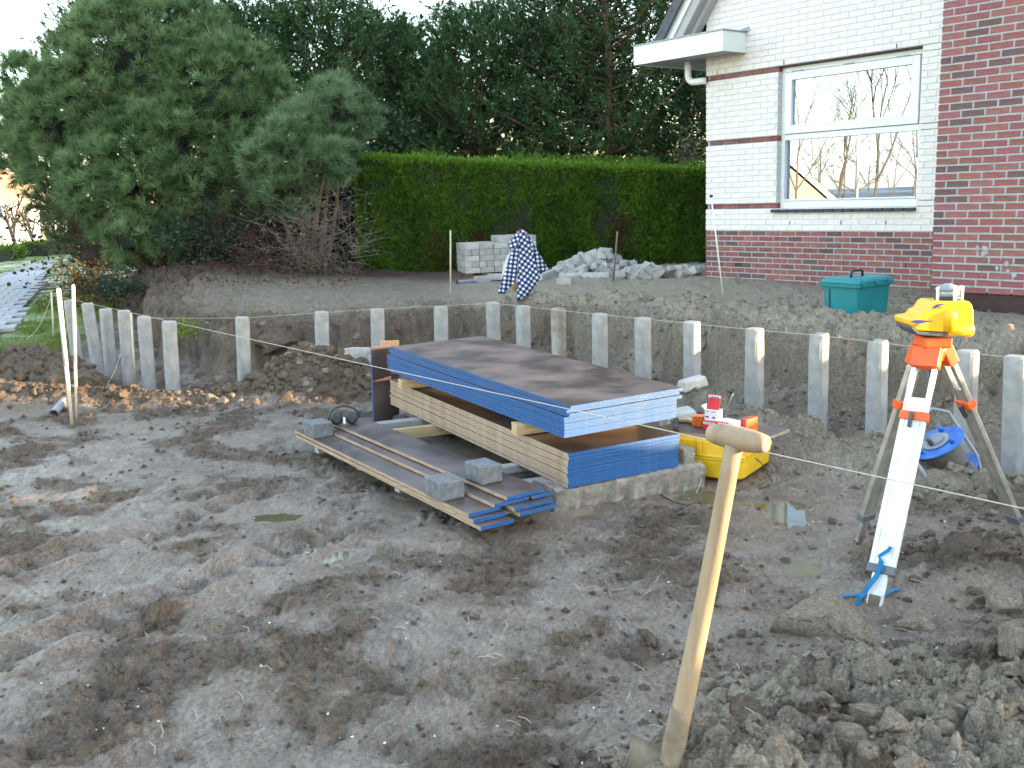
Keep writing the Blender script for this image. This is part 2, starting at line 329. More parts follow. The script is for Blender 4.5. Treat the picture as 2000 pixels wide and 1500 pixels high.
def ground(x, y, masks=False):
    x = np.asarray(x, float); y = np.asarray(y, float)
    wob = fbm(x, y, 1.3, 4, .55, 1)*.24 + fbm(x, y, 6, 3, .55, 2)*.05
    sdb = sdpoly(x, y, BANK) + wob
    b = sst(0, .24, sdb)*.80 + sst(.15, 1.5, sdb)*.20
    far = sst(30, 80, np.hypot(x, y))
    left = sst(-4.6, -6.5, x + .35*(y-12)*0)*(y > 4)
    base = .03*fbm(x, y, .5, 2, .5, 3)
    z = base + b*.45*(1-far)
    z = z + .14*left*(1-b)*sst(6, 10, y) - far*sst(30, 75, y)*1.7*sst(2, -8, x)
    dp = dline(x, y, POSTS_L)
    z = z - .21*np.exp(-(dp/.28)**2)*(1-b)*sst(3.2, 3.9, y)
    rightrow = sst(-.6, .3, x)
    # spoil ridge inside the trench, sand ridge on the bank crest
    z = z + .20*np.exp(-((dp-.62)/.22)**2)*(1-b)*rightrow*sst(4.4, 5.4, y)*(.75+.9*fbm(x, y, 1.8, 2, .5, 9))
    z = z + .12*np.exp(-((sdb-.75)/.4)**2)*rightrow*(.7+.8*fbm(x, y, 1.3, 2, .5, 11))
    mound = .36*gau(x, y, -1.72, 8.25, .50, .30, .2) + .10*gau(x, y, -.9, 8.2, .5, .25) + .30*gau(x, y, -4.5, 8.95, .8, .55, -.8) + .20*gau(x, y, -5.6, 8.4, 1.0, .7) + .13*gau(x, y, -3.4, 7.95, 1.3, .16, -.06) \
        + .12*gau(x, y, 2.0, 3.75, .36, .22, .2) + .34*gau(x, y, 1.05, 1.75, 1.0, .66) + .20*gau(x, y, 2.2, 2.5, .8, .7) + .06*gau(x, y, .95, 2.75, .34, .24) + .20*gau(x, y, .36, 2.0, .30, .28) \
        + .10*gau(x, y, 2.7, 4.6, .5, .6) + .30*gau(x, y, -4.6, 15, 2.5, 2.0)
    z = z + mound
    z = z + (.57+.40*sst(3.75, 3.3, y))*sst(5.6, 6.8, x)*sst(12, 9, x)*sst(7.3, 6.5, y)*sst(-9, -6, y)  # unseen heap at the right, added to keep the low sun off the foreground
    # relief
    ll = sst(.02, .18, mound)
    rough = np.clip(sst(-.35, .65, fbm(x, y, 1.5, 5, .65, 5))*.9 + ll + .8*b*(sdb < .55) + .5*np.exp(-((dp-.5)/.5)**2) + sst(.3, .9, x)*sst(3.4, 2.4, y), 0, 1.25)
    nearr = np.clip(ll*sst(.25, .6, x)*sst(3.8, 2.9, y), 0, 1)
    flat = np.zeros_like(x)
    for (qx, qy, rx, ry, lv) in PUD: flat = np.maximum(flat, gau(x, y, qx, qy, rx*1.35, ry*1.35))
    rough = rough*(1-.75*flat)
    z = z + .016*fbm(x, y, 2.4, 3, .5, 6)*(1-flat) + rough*(.020*billow(x, y, 6.5, 3, .55, 7) - .020) + rough*(.020*lump(x, y, 7.5, 3, .5, 8)*(.4+.8*sst(-.2, .5, fbm(x, y, 2.2, 3, .5, 41))) + .006*lump(x, y, 34, 1, .5, 9)) + .005*fbm(x, y, 17, 4, .6, 12)*(1-.5*flat)
    z = z + nearr*(.042*lump(x, y, 3.6, 1, .5, 14) + .028*lump(x, y, 8.5, 3, .5, 15))
    bf = b*sst(1.6, .7, sdb)*(1-far); z = z + bf*(.075*lump(x, y, 2.6, 2, .5, 16) + .026*lump(x, y, 7.5, 3, .5, 17)) + .010*b*fbm(x, y, 6, 3, .55, 18)*(1-far)
    # tyre ruts
    for (a_, c_) in ((TRA, TRB), (TRC, TRD)):
        ex, ey = c_.x-a_.x, c_.y-a_.y; Ln = math.hypot(ex, ey); t = ((x-a_.x)*ex+(y-a_.y)*ey)/Ln; w = ((x-a_.x)*-ey+(y-a_.y)*ex)/Ln
        w = w + .05*fbm(x, y, 1.2, 2, .5, 21)
        k = sst(-.6, .2, t)*sst(Ln+.3, Ln-.6, t)
        z = z + k*(-.030*np.exp(-(w/.10)**2) + .028*np.exp(-((np.abs(w)-.15)/.05)**2)*(.5+.9*np.clip(fbm(x, y, 5, 2, .5, 22)+.4, 0, 1.3)))
        z = z + k*.014*np.exp(-(w/.11)**2)*np.sign(np.sin(t*42+w*9))
    for (fx, fy, fa_) in FEET:
        c_, s_ = math.cos(fa_), math.sin(fa_); u = (x-fx)*c_+(y-fy)*s_; v = -(x-fx)*s_+(y-fy)*c_; e = np.sqrt((u/.14)**2+(v/.052)**2)
        z = z - .020*sst(1.0, .75, e) + .006*np.exp(-((e-1.2)/.14)**2) + .002*sst(1, .8, e)*np.sign(np.sin(u*150))
    for (qx, qy, rx, ry, lv) in PUD: z = z - (.030)*gau(x, y, qx, qy, rx, ry)*(1-sst(.0, .5, b))
    pm = sst(-.25, .0, sdpoly(x, y, PATHP)); z = z*(1-pm)+(ZP-.03)*pm
    if not masks: return z
    sand = np.clip(b*sst(-1.2, .8, x + .5*fbm(x, y, .8, 2, .5, 31))*(.55+.45*sst(.18, .6, sdb)) + 1.0*sst(.03, .15, ll*(x > .2)*(y < 3.4))*sst(-.8, .2, fbm(x, y, 2.5, 3, .5, 32)) + .55*sst(.4, .1, dp-.65)*rightrow*(1-b)*sst(4, 5, y)*(x > .6) + .55*b*sst(.3, .7, sdb)*sst(15, 11, y), 0, 1)
    grass = sst(0, .3, -sdb-.05)*sst(-5.0, -5.6, x+.25*fbm(x, y, 1.5, 2, .5, 33))*sst(9.6, 10.5, y+.4*fbm(x, y, 1.2, 2, .5, 34)); grass = np.maximum(grass, sst(-7, -9, x)*sst(13, 17, y))
    wet = np.clip((1-rough)*.9+.2*fbm(x, y, 1.7, 3, .5, 35)+.8*flat, 0, 1)*(1-sand)*(1-sst(.1, .6, b))
    brown = .7*sst(-.45, .95, fbm(x, y, 2.6, 5, .7, 36)+.30*rough)
    litter = sst(13.0, 14.2, y)*sst(1.0, -2.5, x)*b
    return z, sand, grass, wet, brown, litter
def gz(x, y): return float(ground(np.array([x]), np.array([y]))[0])

def groundmat():
    m = bpy.data.materials.new('muddy_ground'); m.use_nodes = True; t = m.node_tree; b = t.nodes['Principled BSDF']; N = t.nodes.new; K = t.links.new
    tc = N('ShaderNodeTexCoord')
    def noise(s, d=8, r=.6):
        n = N('ShaderNodeTexNoise'); n.inputs['Scale'].default_value = s; n.inputs['Detail'].default_value = d; n.inputs['Roughness'].default_value = r; K(tc.outputs['Object'], n.inputs['Vector']); return n
    def ramp(n, a, c, p0=.35, p1=.65):
        r = N('ShaderNodeValToRGB'); r.color_ramp.elements[0].position = p0; r.color_ramp.elements[1].position = p1; r.color_ramp.elements[0].color = (*a, 1); r.color_ramp.elements[1].color = (*c, 1); K(n.outputs['Fac'], r.inputs[0]); return r.outputs[0]
    def at(n): a = N('ShaderNodeAttribute'); a.attribute_name = n; return a.outputs['Fac']
    def mix(f, a, c):
        x = N('ShaderNodeMixRGB'); K(f, x.inputs[0]); K(a, x.inputs[1]); K(c, x.inputs[2]); return x.outputs[0]
    n1 = noise(7); n2 = noise(38, 6, .7); n3 = noise(130, 4, .7)
    greymud = ramp(n1, (.168, .132, .100), (.288, .236, .186))
    brownmud = ramp(n2, (.128, .090, .060), (.275, .205, .142))
    mud = mix(at('brown'), greymud, brownmud)
    sandc = ramp(n2, (.36, .305, .23), (.62, .54, .42), .3, .7)
    c = mix(at('sand'), mud, sandc)
    grassc = ramp(n2, (.09, .12, .02), (.20, .27, .035))
    c = mix(at('grass'), c, grassc)
    lit = ramp(n2, (.05, .032, .026), (.14, .09, .065)); c = mix(at('litter'), c, lit)
    dk = N('ShaderNodeMixRGB'); dk.blend_type = 'MULTIPLY'; dk.inputs[0].default_value = .8; K(c, dk.inputs[1]); K(ramp(n3, (.45, .43, .41), (1.3, 1.3, 1.3), .3, .7), dk.inputs[2])
    K(dk.outputs[0], b.inputs['Base Color'])
    mr = N('ShaderNodeMapRange'); mr.inputs[3].default_value = .93; mr.inputs[4].default_value = .30; K(at('wet'), mr.inputs[0]); K(mr.outputs[0], b.inputs['Roughness'])
    mp_ = N('ShaderNodeMapRange'); mp_.inputs[3].default_value = .2; mp_.inputs[4].default_value = .65; K(at('wet'), mp_.inputs[0]); K(mp_.outputs[0], b.inputs['Specular IOR Level'])
    bp = N('ShaderNodeBump'); bp.inputs['Distance'].default_value = .034; K(n2.outputs['Fac'], bp.inputs['Height'])
    bs = N('ShaderNodeMapRange'); bs.inputs[3].default_value = 1; bs.inputs[4].default_value = .45; K(at('wet'), bs.inputs[0]); K(bs.outputs[0], bp.inputs['Strength'])
    vo = N('ShaderNodeTexVoronoi'); vo.inputs['Scale'].default_value = 46; vo.inputs['Randomness'].default_value = 1; vn = N('ShaderNodeMixRGB'); vn.inputs[0].default_value = .06; K(tc.outputs['Object'], vn.inputs[1]); K(n3.outputs['Color'], vn.inputs[2]); K(vn.outputs[0], vo.inputs['Vector'])
    bv = N('ShaderNodeBump'); bv.invert = True; bv.inputs['Distance'].default_value = .012; K(vo.outputs['Distance'], bv.inputs['Height']); K(bs.outputs[0], bv.inputs['Strength']); K(bp.outputs[0], bv.inputs['Normal']); bp = bv
    b2 = N('ShaderNodeBump'); b2.inputs['Distance'].default_value = .006; b2.inputs['Strength'].default_value = .8; K(n3.outputs['Fac'], b2.inputs['Height']); K(bp.outputs[0], b2.inputs['Normal']); K(b2.outputs[0], b.inputs['Normal'])
    return m
MT['ground'] = groundmat()
def gridmesh(name, X, Y, dz=0, hole=None):
    r, c = X.shape; z, sand, grass, wet, brown, litter = ground(X, Y, True)
    if hole is not None: z = z - hole
    idx = np.arange(r*c).reshape(r, c)
    Fa = np.stack([idx[:-1, :-1], idx[:-1, 1:], idx[1:, 1:], idx[1:, :-1]], -1).reshape(-1, 4)
    o = npmesh(name, np.stack([X, Y, z+dz], -1).reshape(-1, 3), Fa, 'ground', smooth=True)
    for n, a in (('sand', sand), ('grass', grass), ('wet', wet), ('brown', brown), ('litter', litter)):
        at = o.data.attributes.new(n, 'FLOAT', 'POINT'); at.data.foreach_set('value', a.astype(np.float32).ravel())
    return tag(o, kind='structure')
ys = 1.15*np.exp(np.arange(0, 830)*.00395)
us = np.concatenate([np.linspace(-1.25, -.66, 50), np.linspace(-.66, .72, 640)[1:], np.linspace(.72, 1.25, 46)[1:]])
YY, UU = np.meshgrid(ys, us, indexing='ij'); gridmesh('ground', YY*UU, YY)
gx = np.concatenate([np.linspace(-260, -30, 30), np.linspace(-29, 30, 119), np.linspace(33, 260, 30)]); gy = np.concatenate([np.linspace(-120, -10, 20), np.linspace(-9.5, 60, 140), np.linspace(63, 420, 50)])
GY, GX = np.meshgrid(gy, gx, indexing='ij'); inside = (GY > 1.6) & (GY < 29) & (np.abs(GX) < 1.2*GY-.7)
gridmesh('ground', GX, GY, 0, np.where(inside, .7, .01))
# puddles
MT['water'] = M('puddle_water', (.10, .085, .045), .03, (.13, .11, .06), 4, spec=.5)
for i, (qx, qy, rx, ry, lv) in enumerate(PUD):
    n = 26; mb = MB()
    zc = min(gz(qx+rx*a_, qy+ry*b_) for a_ in (-.35, 0, .35) for b_ in (-.35, 0, .35))+.008
    mb.add([(qx+rx*1.0*math.cos(2*PI*k/n), qy+ry*1.0*math.sin(2*PI*k/n), zc) for k in range(n)], [tuple(range(n))])
    tag(mb.build('puddle', 'water'), kind='structure')

# ------------------------------------------------------------------ path
def strip(name, Lp, Rp, z, mat, dz=.012):
    mb = MB(); n = len(Lp); vs = [(p.x, p.y, z) for p in Lp]+[(p.x, p.y, z) for p in Rp]
    mb.add(vs, [(i, i+1, n+i+1, n+i) for i in range(n-1)]); return tag(mb.build(name, mat), kind='structure')
MT['pathbed'] = M('path_bed', (.16, .165, .17), .9, (.22, .225, .23), 20, 6, .002, 60)
path = strip('path', Lp, Rp, ZP+.012, 'pathbed')
MT['slab'] = M('grey_path_tile', (.29, .295, .30), .85, (.38, .385, .39), 5, 8, .001, 100, coord='Object')
tb = MB(); cnt = 0
slab0 = None; U = (Rp[12]-Rp[0]).normalized(); V = Vector((-U.y, U.x, 0))
def inpath(p):
    for i in range(len(Lp)-1):
        q = [Lp[i], Lp[i+1], Rp[i+1], Rp[i]]; s_ = [(q[(k+1) % 4].x-q[k].x)*(p.y-q[k].y)-(q[(k+1) % 4].y-q[k].y)*(p.x-q[k].x) for k in range(4)]
        if all(a >= 0 for a in s_) or all(a <= 0 for a in s_): return True
    return False
cand = []
for i in range(-4, 44):
    for j in range(-2, 26):
        p = Rp[0]+U*(i*.405)+V*((j+(i % 2)*.5)*.305)
        if inpath(p):
            q = proj((p.x, p.y, ZP)); 
            if q[0] > -40: cand.append(((p-Vector((0, 0, 0))).length, p))
cand.sort(key=lambda a: a[0]); bm_ = MB().box((0, 0, 0), (.395, .295, .05))
rest = MB()
for k, (_, p) in enumerate(cand):
    tz = ZP+.004+random.uniform(-.003, .003); ang = math.atan2(U.y, U.x)
    if k < 260:
        if slab0 is None: slab0 = bm_.build('paving_tile', 'slab', path, bevel=.004, segs=1); o = slab0
        else: o = slab0.copy(); COL.objects.link(o)
        o.location = (p.x, p.y, tz); o.rotation_euler = (0, 0, ang)
    else: rest.box((p.x, p.y, tz), (.395, .295, .05), Matrix.Rotation(ang, 3, 'Z'))
if rest.v: tag(rest.build('paving_tile', 'slab', path), kind='stuff')

# ------------------------------------------------------------------ house
HO = (2.58, 12.74); HANG = math.atan2(-.771, .637)
house = thing('brick_house', 'house with white brick gable on a red brick base and a projecting red brick block', 'house', (HO[0], HO[1], 0), HANG)
HM = house.matrix_basis.copy() if False else Matrix.Translation((HO[0], HO[1], 0)) @ Matrix.Rotation(HANG, 4, 'Z')
CH, MOD, ZB = .066, .208, 1.06
WX0, WX1, WZ0, WZ1 = 1.07, 2.84, ZB+CH*4, ZB+CH*29
SX = 3.80; RX1 = 6.87; RY = -1.5
wall = MB()
def wz(k): return ZB+CH*k
segs = [(-1.0, wz(0), .006), (wz(0), wz(4), .005), (wz(4), wz(5), .034), (wz(5), wz(16), .005), (wz(16), wz(17), .034), (wz(17), wz(28), .005), (wz(28), wz(29), .034), (wz(29), 4.0, .005)]
mw = MB()
for a, b, y in segs:
    B = mw
    mi = 1 if b <= wz(0)+.001 or y > .03 else 0
    if b <= WZ0+.001 or a >= WZ1-.001: B.box2((0.008, y, a), (SX, .30, b), mi)
    else:
        if a < WZ0 < b: pass
        B.box2((0.008, y, a), (WX0-.006, .30, b), mi); B.box2((WX1+.006, y, a), (SX, .30, b), mi)
gp = [(.008, 4.0), (SX, 4.0), (SX, 9.0), (.008, 4.02)]
mw.add([(a, .0125, b) for a, b in gp]+[(a, .30, b) for a, b in gp], [(0, 1, 2, 3), (7, 6, 5, 4), (0, 4, 5, 1), (1, 5, 6, 2), (2, 6, 7, 3), (3, 7, 4, 0)], 0)
gw = mw.build('gable_wall', ['mortar_white', 'mortar'], house)
sw = MB().box2((0, .302, -1), (.30, 12, 3.5)).build('side_wall', 'mortar_white', house)
bw = MB().box2((SX, .302, -1), (8.2, 12, 3.5)).build('back_block', 'mortar', house)
rb = MB().box2((SX+.008, RY+.006, wz(-7)+.02), (RX1, .299, 6.2)).build('red_block_wall', 'mortar', house)
MB().box2((SX+.03, RY+.035, -1), (RX1-.02, .2, wz(-7)+.02)).build('plinth', 'plinth', house)
# bricks
bricks = []   # (kind, x0, x1, zc, y)
def courses(x0, x1, k0, k1, y, kind, skipwin=True, off=0):
    for k in range(k0, k1):
        z = wz(k)+CH/2; st = x0 + (-(MOD/2) if (k+off) % 2 else 0)
        n = int((x1-x0)/MOD)+3
        for i in range(n):
            a = max(x0, st+i*MOD); b = min(x1, st+(i+1)*MOD-(.015 if kind == 'r' else .011))
            if b-a < .03: continue
            parts = [(a, b)]
            if skipwin and wz(k)+CH > WZ0+.01 and wz(k) < WZ1-.01:
                parts = []
                if a < WX0: parts.append((a, min(b, WX0-.002)))
                if b > WX1: parts.append((max(a, WX1+.002), b))
            for a2, b2 in parts:
                if b2-a2 > .03: bricks.append((kind, a2, b2, z, y))
for k in range(-11, 0): courses(0, SX, k, k+1, 0, 'r')
for k in range(0, 46):
    if k in (4, 16, 28): courses(.05, WX0, k, k+1, .022, 'r', True) if True else None
    else: courses(0, SX, k, k+1, 0, 'w')
    if k == 28: courses(WX1, SX, k, k+1, 0, 'w')
    if k in (4, 16): courses(WX1, SX, k, k+1, 0, 'w')
courses_before = len(bricks)
for k in range(-7, 36): courses(SX, SX+1.5, k, k+1, RY, 'r', False)
def bpx(b):
    p = HM @ Vector(((b[1]+b[2])/2, b[4], b[3])); return p
info = []
for b in bricks:
    p = bpx(b); x, y = proj(p); vis = -30 < x < 2030 and -30 < y < 640
    if b[4] > -1 and b[1] > 3.10: vis = False
    info.append((0 if vis else 1, p.length if vis else 99, b))
info.sort(key=lambda t: (t[0], t[1]))
# joined variants of one brick, by tone
def brickmesh(kind, tone, Ln):
    me = bpy.data.meshes.new('brick'); h = CH-(.016 if kind == 'r' else .011); d = .05; e = .003
    vs = []; 
    for (x, z) in ((-Ln/2, -h/2), (Ln/2, -h/2), (Ln/2, h/2), (-Ln/2, h/2)): vs.append((x, .05, z))
    for (x, z) in ((-Ln/2, -h/2), (Ln/2, -h/2), (Ln/2, h/2), (-Ln/2, h/2)): vs.append((x+random.uniform(-.0015, .0015), e, z+random.uniform(-.0015, .0015)))
    for (x, z) in ((-Ln/2+e, -h/2+e), (Ln/2-e, -h/2+e), (Ln/2-e, h/2-e), (-Ln/2+e, h/2-e)): vs.append((x, random.uniform(-.001, .0005), z))
    fs = []
    for a in (0, 4): fs += [(a+k, a+(k+1) % 4, a+4+(k+1) % 4, a+4+k) for k in range(4)]
    fs.append((8, 9, 10, 11)); me.from_pydata(vs, [], fs); me.materials.append(MT['brick_red' if kind == 'r' else 'brick_white'])
    at = me.attributes.new('tone', 'FLOAT_COLOR', 'POINT'); at.data.foreach_set('color', np.tile(np.array([*tone, 1], np.float32), len(vs)))
    return me
def tonefor(kind):
    if kind == 'w': v = random.uniform(.93, 1.04); return (v, v*random.uniform(.98, 1.0), v*random.uniform(.97, 1.0))
    q = random.random()
    if q < .22: v = random.uniform(.48, .66); return (v, v*1.45, v*1.6)
    v = random.uniform(.82, 1.15); return (v, v*random.uniform(.9, 1.15), v*random.uniform(.9, 1.2))
cache = {}
restv = {'r': ([], [], []), 'w': ([], [], [])}
for n_, (_, _, b) in enumerate(info):
    kind, a, c, z, y = b; Ln = c-a
    if n_ < 300:
        key = (kind, round(Ln, 2), random.randrange(9 if kind == 'r' else 5))
        if key not in cache: cache[key] = brickmesh(kind, tonefor(kind), key[1])
        o = bpy.data.objects.new('brick', cache[key]); COL.objects.link(o); o.parent = house; o.location = ((a+c)/2, y, z)
    else:
        vs, fs, tn = restv[kind]; me = brickmesh(kind, tonefor(kind), Ln); o0 = len(vs); tt = tuple(me.attributes['tone'].data[0].color)
        for v in me.vertices: vs.append((v.co.x+(a+c)/2, v.co.y+y, v.co.z+z)); tn.append(tt)
        for f in me.polygons: fs.append(tuple(o0+k for k in f.vertices))
        bpy.data.meshes.remove(me)
for kind, (vs, fs, tn) in restv.items():
    if not vs: continue
    me = bpy.data.meshes.new('brick'); me.from_pydata(vs, [], fs); me.materials.append(MT['brick_red' if kind == 'r' else 'brick_white'])
    at = me.attributes.new('tone', 'FLOAT_COLOR', 'POINT'); at.data.foreach_set('color', np.array(tn, np.float32).ravel())
    o = bpy.data.objects.new('brick', me); COL.objects.link(o); o.parent = house; o['kind'] = 'stuff'
# weep holes, vent, mortar splashes
for s_, k in ((.18, 29), (1.15, 29), (2.55, 29), (1.27, 1), (1.95, 1), (2.5, 1), (2.0, -6), (2.75, -6)):
    MB().box2((s_-.005, -.0035, wz(k)+.006), (s_+.005, .02, wz(k)+CH-.012)).build('weep_hole', 'black', house)
vt = MB().box2((.47, -.006, wz(-7)+.012), (.57, .03, wz(-7)+CH-.008)).build('air_vent', 'black', house)
mb = MB()
for i in range(26):
    a = random.gauss(4.33, .10); z = .93-(4.33-a)*-.7+random.gauss(0, .035)
    if i > 14: a = random.uniform(3.95, 4.7); z = random.uniform(.7, 1.3)
    r = random.uniform(.004, .022) if i < 14 else random.uniform(.002, .006)
    mb.add([(a+r*random.uniform(.6, 1.3)*math.cos(q), RY-.004, z+r*1.2*random.uniform(.6, 1.3)*math.sin(q)) for q in np.linspace(0, 2*PI, 9)[:-1]], [tuple(range(8))])
tag(mb.build('mortar_splash', 'mortar', house), kind='stuff')
# window
win = empty('window', (0, 0, 0)); win.parent = house
YF = .085
jm = MB(); 
for k in range(4, 29):
    if k in (4, 16, 28): continue
mbf = MB(); fr = .052
mbf.box2((WX0, YF, WZ0), (WX0+fr, YF+.10, WZ1-.02)); mbf.box2((WX1-fr, YF, WZ0), (WX1, YF+.10, WZ1-.02)); mbf.box2((WX0+fr, YF, WZ1-.075), (WX1-fr, YF+.10, WZ1-.02)); mbf.box2((WX0+fr, YF, WZ0), (WX1-fr, YF+.10, WZ0+.085))
ZT = WZ0 + (WZ1-WZ0)*.515
mbf.box2((WX0+fr, YF, ZT-.055), (WX1-fr, YF+.10, ZT+.012)); mbf.box2((WX0+fr, YF-.018, WZ0+.088), (WX1-fr, YF+.02, WZ0+.105)); 
mbf.build('frame', 'white_paint', win, bevel=.004)
mbs = MB(); y0 = YF-.022; a0, a1, b0, b1 = WX0+fr+.006, WX1-fr-.006, ZT+.018, WZ1-.082; t = .088
mbs.box2((a0, y0, b0), (a0+t, y0+.07, b1)); mbs.box2((a1-t, y0, b0), (a1, y0+.07, b1)); mbs.box2((a0+t, y0, b0), (a1-t, y0+.07, b0+t)); mbs.box2((a0+t, y0, b1-t), (a1-t, y0+.07, b1))
mbs.box2((a0+t, y0+.012, b0+t), (a1-t, y0+.04, b0+t+.012))
mbs.build('sash', 'white_paint', win, bevel=.005)
for s_ in (WX0+.22, (WX0+WX1)/2, WX1-.25): MB().box2((s_-.07, y0-.006, b1-.002), (s_+.07, y0+.004, b1+.014)).build('hinge', 'zinc', win, bevel=.002)
gm = bpy.data.materials.new('window_glass'); gm.use_nodes = True; t_ = gm.node_tree; t_.nodes.clear()
g1 = t_.nodes.new('ShaderNodeBsdfGlossy'); g1.inputs['Roughness'].default_value = .0; g1.inputs[0].default_value = (.62, .80, 1.0, 1)
g2 = t_.nodes.new('ShaderNodeBsdfTransparent'); g2.inputs[0].default_value = (.5, .53, .52, 1)
fz = t_.nodes.new('ShaderNodeFresnel'); fz.inputs[0].default_value = 1.9; ad = t_.nodes.new('ShaderNodeMath'); ad.operation = 'MULTIPLY_ADD'; ad.inputs[1].default_value = 1.2; ad.inputs[2].default_value = .38; ad.use_clamp = True
ms_ = t_.nodes.new('ShaderNodeMixShader'); oo = t_.nodes.new('ShaderNodeOutputMaterial')
t_.links.new(fz.outputs[0], ad.inputs[0]); t_.links.new(ad.outputs[0], ms_.inputs[0]); t_.links.new(g2.outputs[0], ms_.inputs[1]); t_.links.new(g1.outputs[0], ms_.inputs[2]); t_.links.new(ms_.outputs[0], oo.inputs[0])
MT['glass'] = gm
MB().box2((a0+t, y0+.04, b0+t), (a1-t, y0+.048, b1-t)).build('pane', 'glass', win)
MB().box2((WX0+fr, YF+.055, WZ0+.085), (WX1-fr, YF+.063, ZT-.055)).build('pane', 'glass', win)
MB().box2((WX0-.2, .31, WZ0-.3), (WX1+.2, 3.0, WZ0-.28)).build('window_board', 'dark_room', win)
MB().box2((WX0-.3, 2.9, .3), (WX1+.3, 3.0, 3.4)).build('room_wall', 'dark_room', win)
sl = MB(); n = 15
for i in range(n):
    a = WX0-.055+i*(WX1-WX0+.06)/n; sl.box((a+.061, .028, WZ0-.022), (.112, .15, .034), Matrix.Rotation(.12, 3, 'X'))
sl.build('sill', 'dark_tile', win, bevel=.003)
MB().box2((WX0+.01, .012, WZ0-.006), (WX1-.01, .1, WZ0-.001)).build('sill_joint', 'mortar', win)
MB().box2((WX0-.03, .004, WZ1-.016), (WX1+.03, .09, WZ1-.003)).build('lintel', 'plinth', win)
# reveal bricks on the far jamb are the ends of the wall courses
rv = MB()
for k in range(4, 29):
    rv.box2((WX0-.10, .006 if k not in (4, 16, 28) else .024, wz(k)+.006), (WX0+.001, YF+.02, wz(k+1)-.006), 1 if k in (4, 16, 28) else 0)
o = rv.build('reveal', ['soffit', 'plinth'], win)
o.data.materials[0] = M('shaded_reveal_brick', (.60, .57, .55), .85, (.68, .65, .63), 20); o.data.materials[1] = M('shaded_reveal_red', (.2, .055, .05), .85, (.26, .08, .07), 20)  # darker copies of the wall bricks, jamb shade put into the colour
# boxed gutter, downpipe
gx0, gx1, gz0, gz1, gy0 = -.81, .61, 3.18, 3.41, -.45
gt = empty('box_gutter', (0, 0, 0)); gt.parent = house
g = MB(); g.box2((gx0, gy0, gz0), (gx1, gy0+.02, gz1)); g.box2((gx1-.02, gy0+.02, gz0), (gx1, -.002, gz1)); g.box2((gx0, gy0+.02, gz0), (gx0+.02, .25, gz1)); g.build('fascia', 'white_paint', gt)
g = MB(); g.box2((gx0+.02, gy0+.02, gz0+.012), (gx1-.02, -.003, gz0+.03)); g.box2((gx0+.02, -.003, gz0+.012), (-.003, 9, gz0+.03)); g.build('soffit', 'soffit', gt)
g = MB(); g.box2((gx0-.015, gy0-.015, gz1), (gx1+.012, -.001, gz1+.016)); g.box2((gx0-.015, -.001, gz1), (-.002, 9, gz1+.016)); g.build('zinc_edge', 'zinc', gt)
MB().box2((gx0, .252, gz0), (gx0+.02, 9, gz1)).build('side_fascia', 'white_paint', gt)
MB().add([(gx1-.25, -.006, gz1+.018), (gx1+.05, -.006, gz1+.018), (gx1+.05, -.006, gz1+.07), (gx1-.15, -.006, gz1+.04), (gx1-.25, -.03, gz1+.018), (gx1+.05, -.03, gz1+.018)], [(0, 1, 2, 3), (0, 4, 5, 1)]).build('lead_flashing', 'zinc', gt)
pp = MB(); R_ = .042
pts = [(-.25, -.05, 3.19), (-.25, -.05, 3.02)]+[(-.25+.10*(1-math.cos(q)), -.05, 3.02-.10*math.sin(q)) for q in np.linspace(.2, PI/2, 6)]+[(-.02, -.05, 2.92), (.02, -.02, 2.92)]
pp.tube(pts, R_, 14); pp.tube([(-.25, -.05, 3.1), (-.25, -.05, 3.13)], R_+.006, 14); pp.build('downpipe', 'white_paint', house)
# roof with bargeboard (slope measured on the photo 53 deg)
sl_ = math.atan(1.34); ux, uz = math.cos(sl_), math.sin(sl_)
def slope_box(mbx, s0, s1, t0, t1, y0, y1, mi=0, ox=-.51, oz=3.43):
    nx, nz = -uz, ux
    vs = []
    for y in (y0, y1):
        for (s_, t2) in ((s0, t0), (s1, t0), (s1, t1), (s0, t1)): vs.append((ox+ux*s_+nx*t2, y, oz+uz*s_+nz*t2))
    mbx.add(vs, [(0, 1, 2, 3), (7, 6, 5, 4), (0, 4, 5, 1), (1, 5, 6, 2), (2, 6, 7, 3), (3, 7, 4, 0)], mi)
rf = empty('roof', (0, 0, 0)); rf.parent = house
b1_ = MB(); slope_box(b1_, .0, 7.4, -.13, .02, -.26, -.235); b1_.build('bargeboard', 'white_paint', rf)
b1_ = MB(); slope_box(b1_, .0, 7.4, -.24, -.132, -.235, -.002); slope_box(b1_, .0, 7.4, -.30, -.242, -.12, -.004); b1_.build('verge_soffit', 'soffit', rf)
b1_ = MB(); slope_box(b1_, -.1, 7.4, .022, .05, -.24, 12); b1_.build('roof_deck', 'dark_tile', rf)
tl = MB()
for i in range(26): 
    slope_box(tl, -.15+i*.29, -.15+i*.29+.31, .055, .075, -.29, -.03); slope_box(tl, -.15+i*.29, -.15+i*.29+.31, -.04, .075, -.315, -.285)
o = None
one = MB(); slope_box(one, 0, .31, .056, .082, -.29, -.0, ox=0, oz=0); slope_box(one, 0, .31, -.05, .086, -.318, -.29, ox=0, oz=0); slope_box(one, .27, .32, .082, .10, -.29, 0, ox=0, oz=0)
for i in range(12):
    if o is None: o = one.build('roof_tile', 'dark_tile', rf, bevel=.004, segs=1)
    else: o = o.copy(); COL.objects.link(o)
    s_ = -.15+i*.29; o.location = (-.51+ux*s_, 0, 3.43+uz*s_)
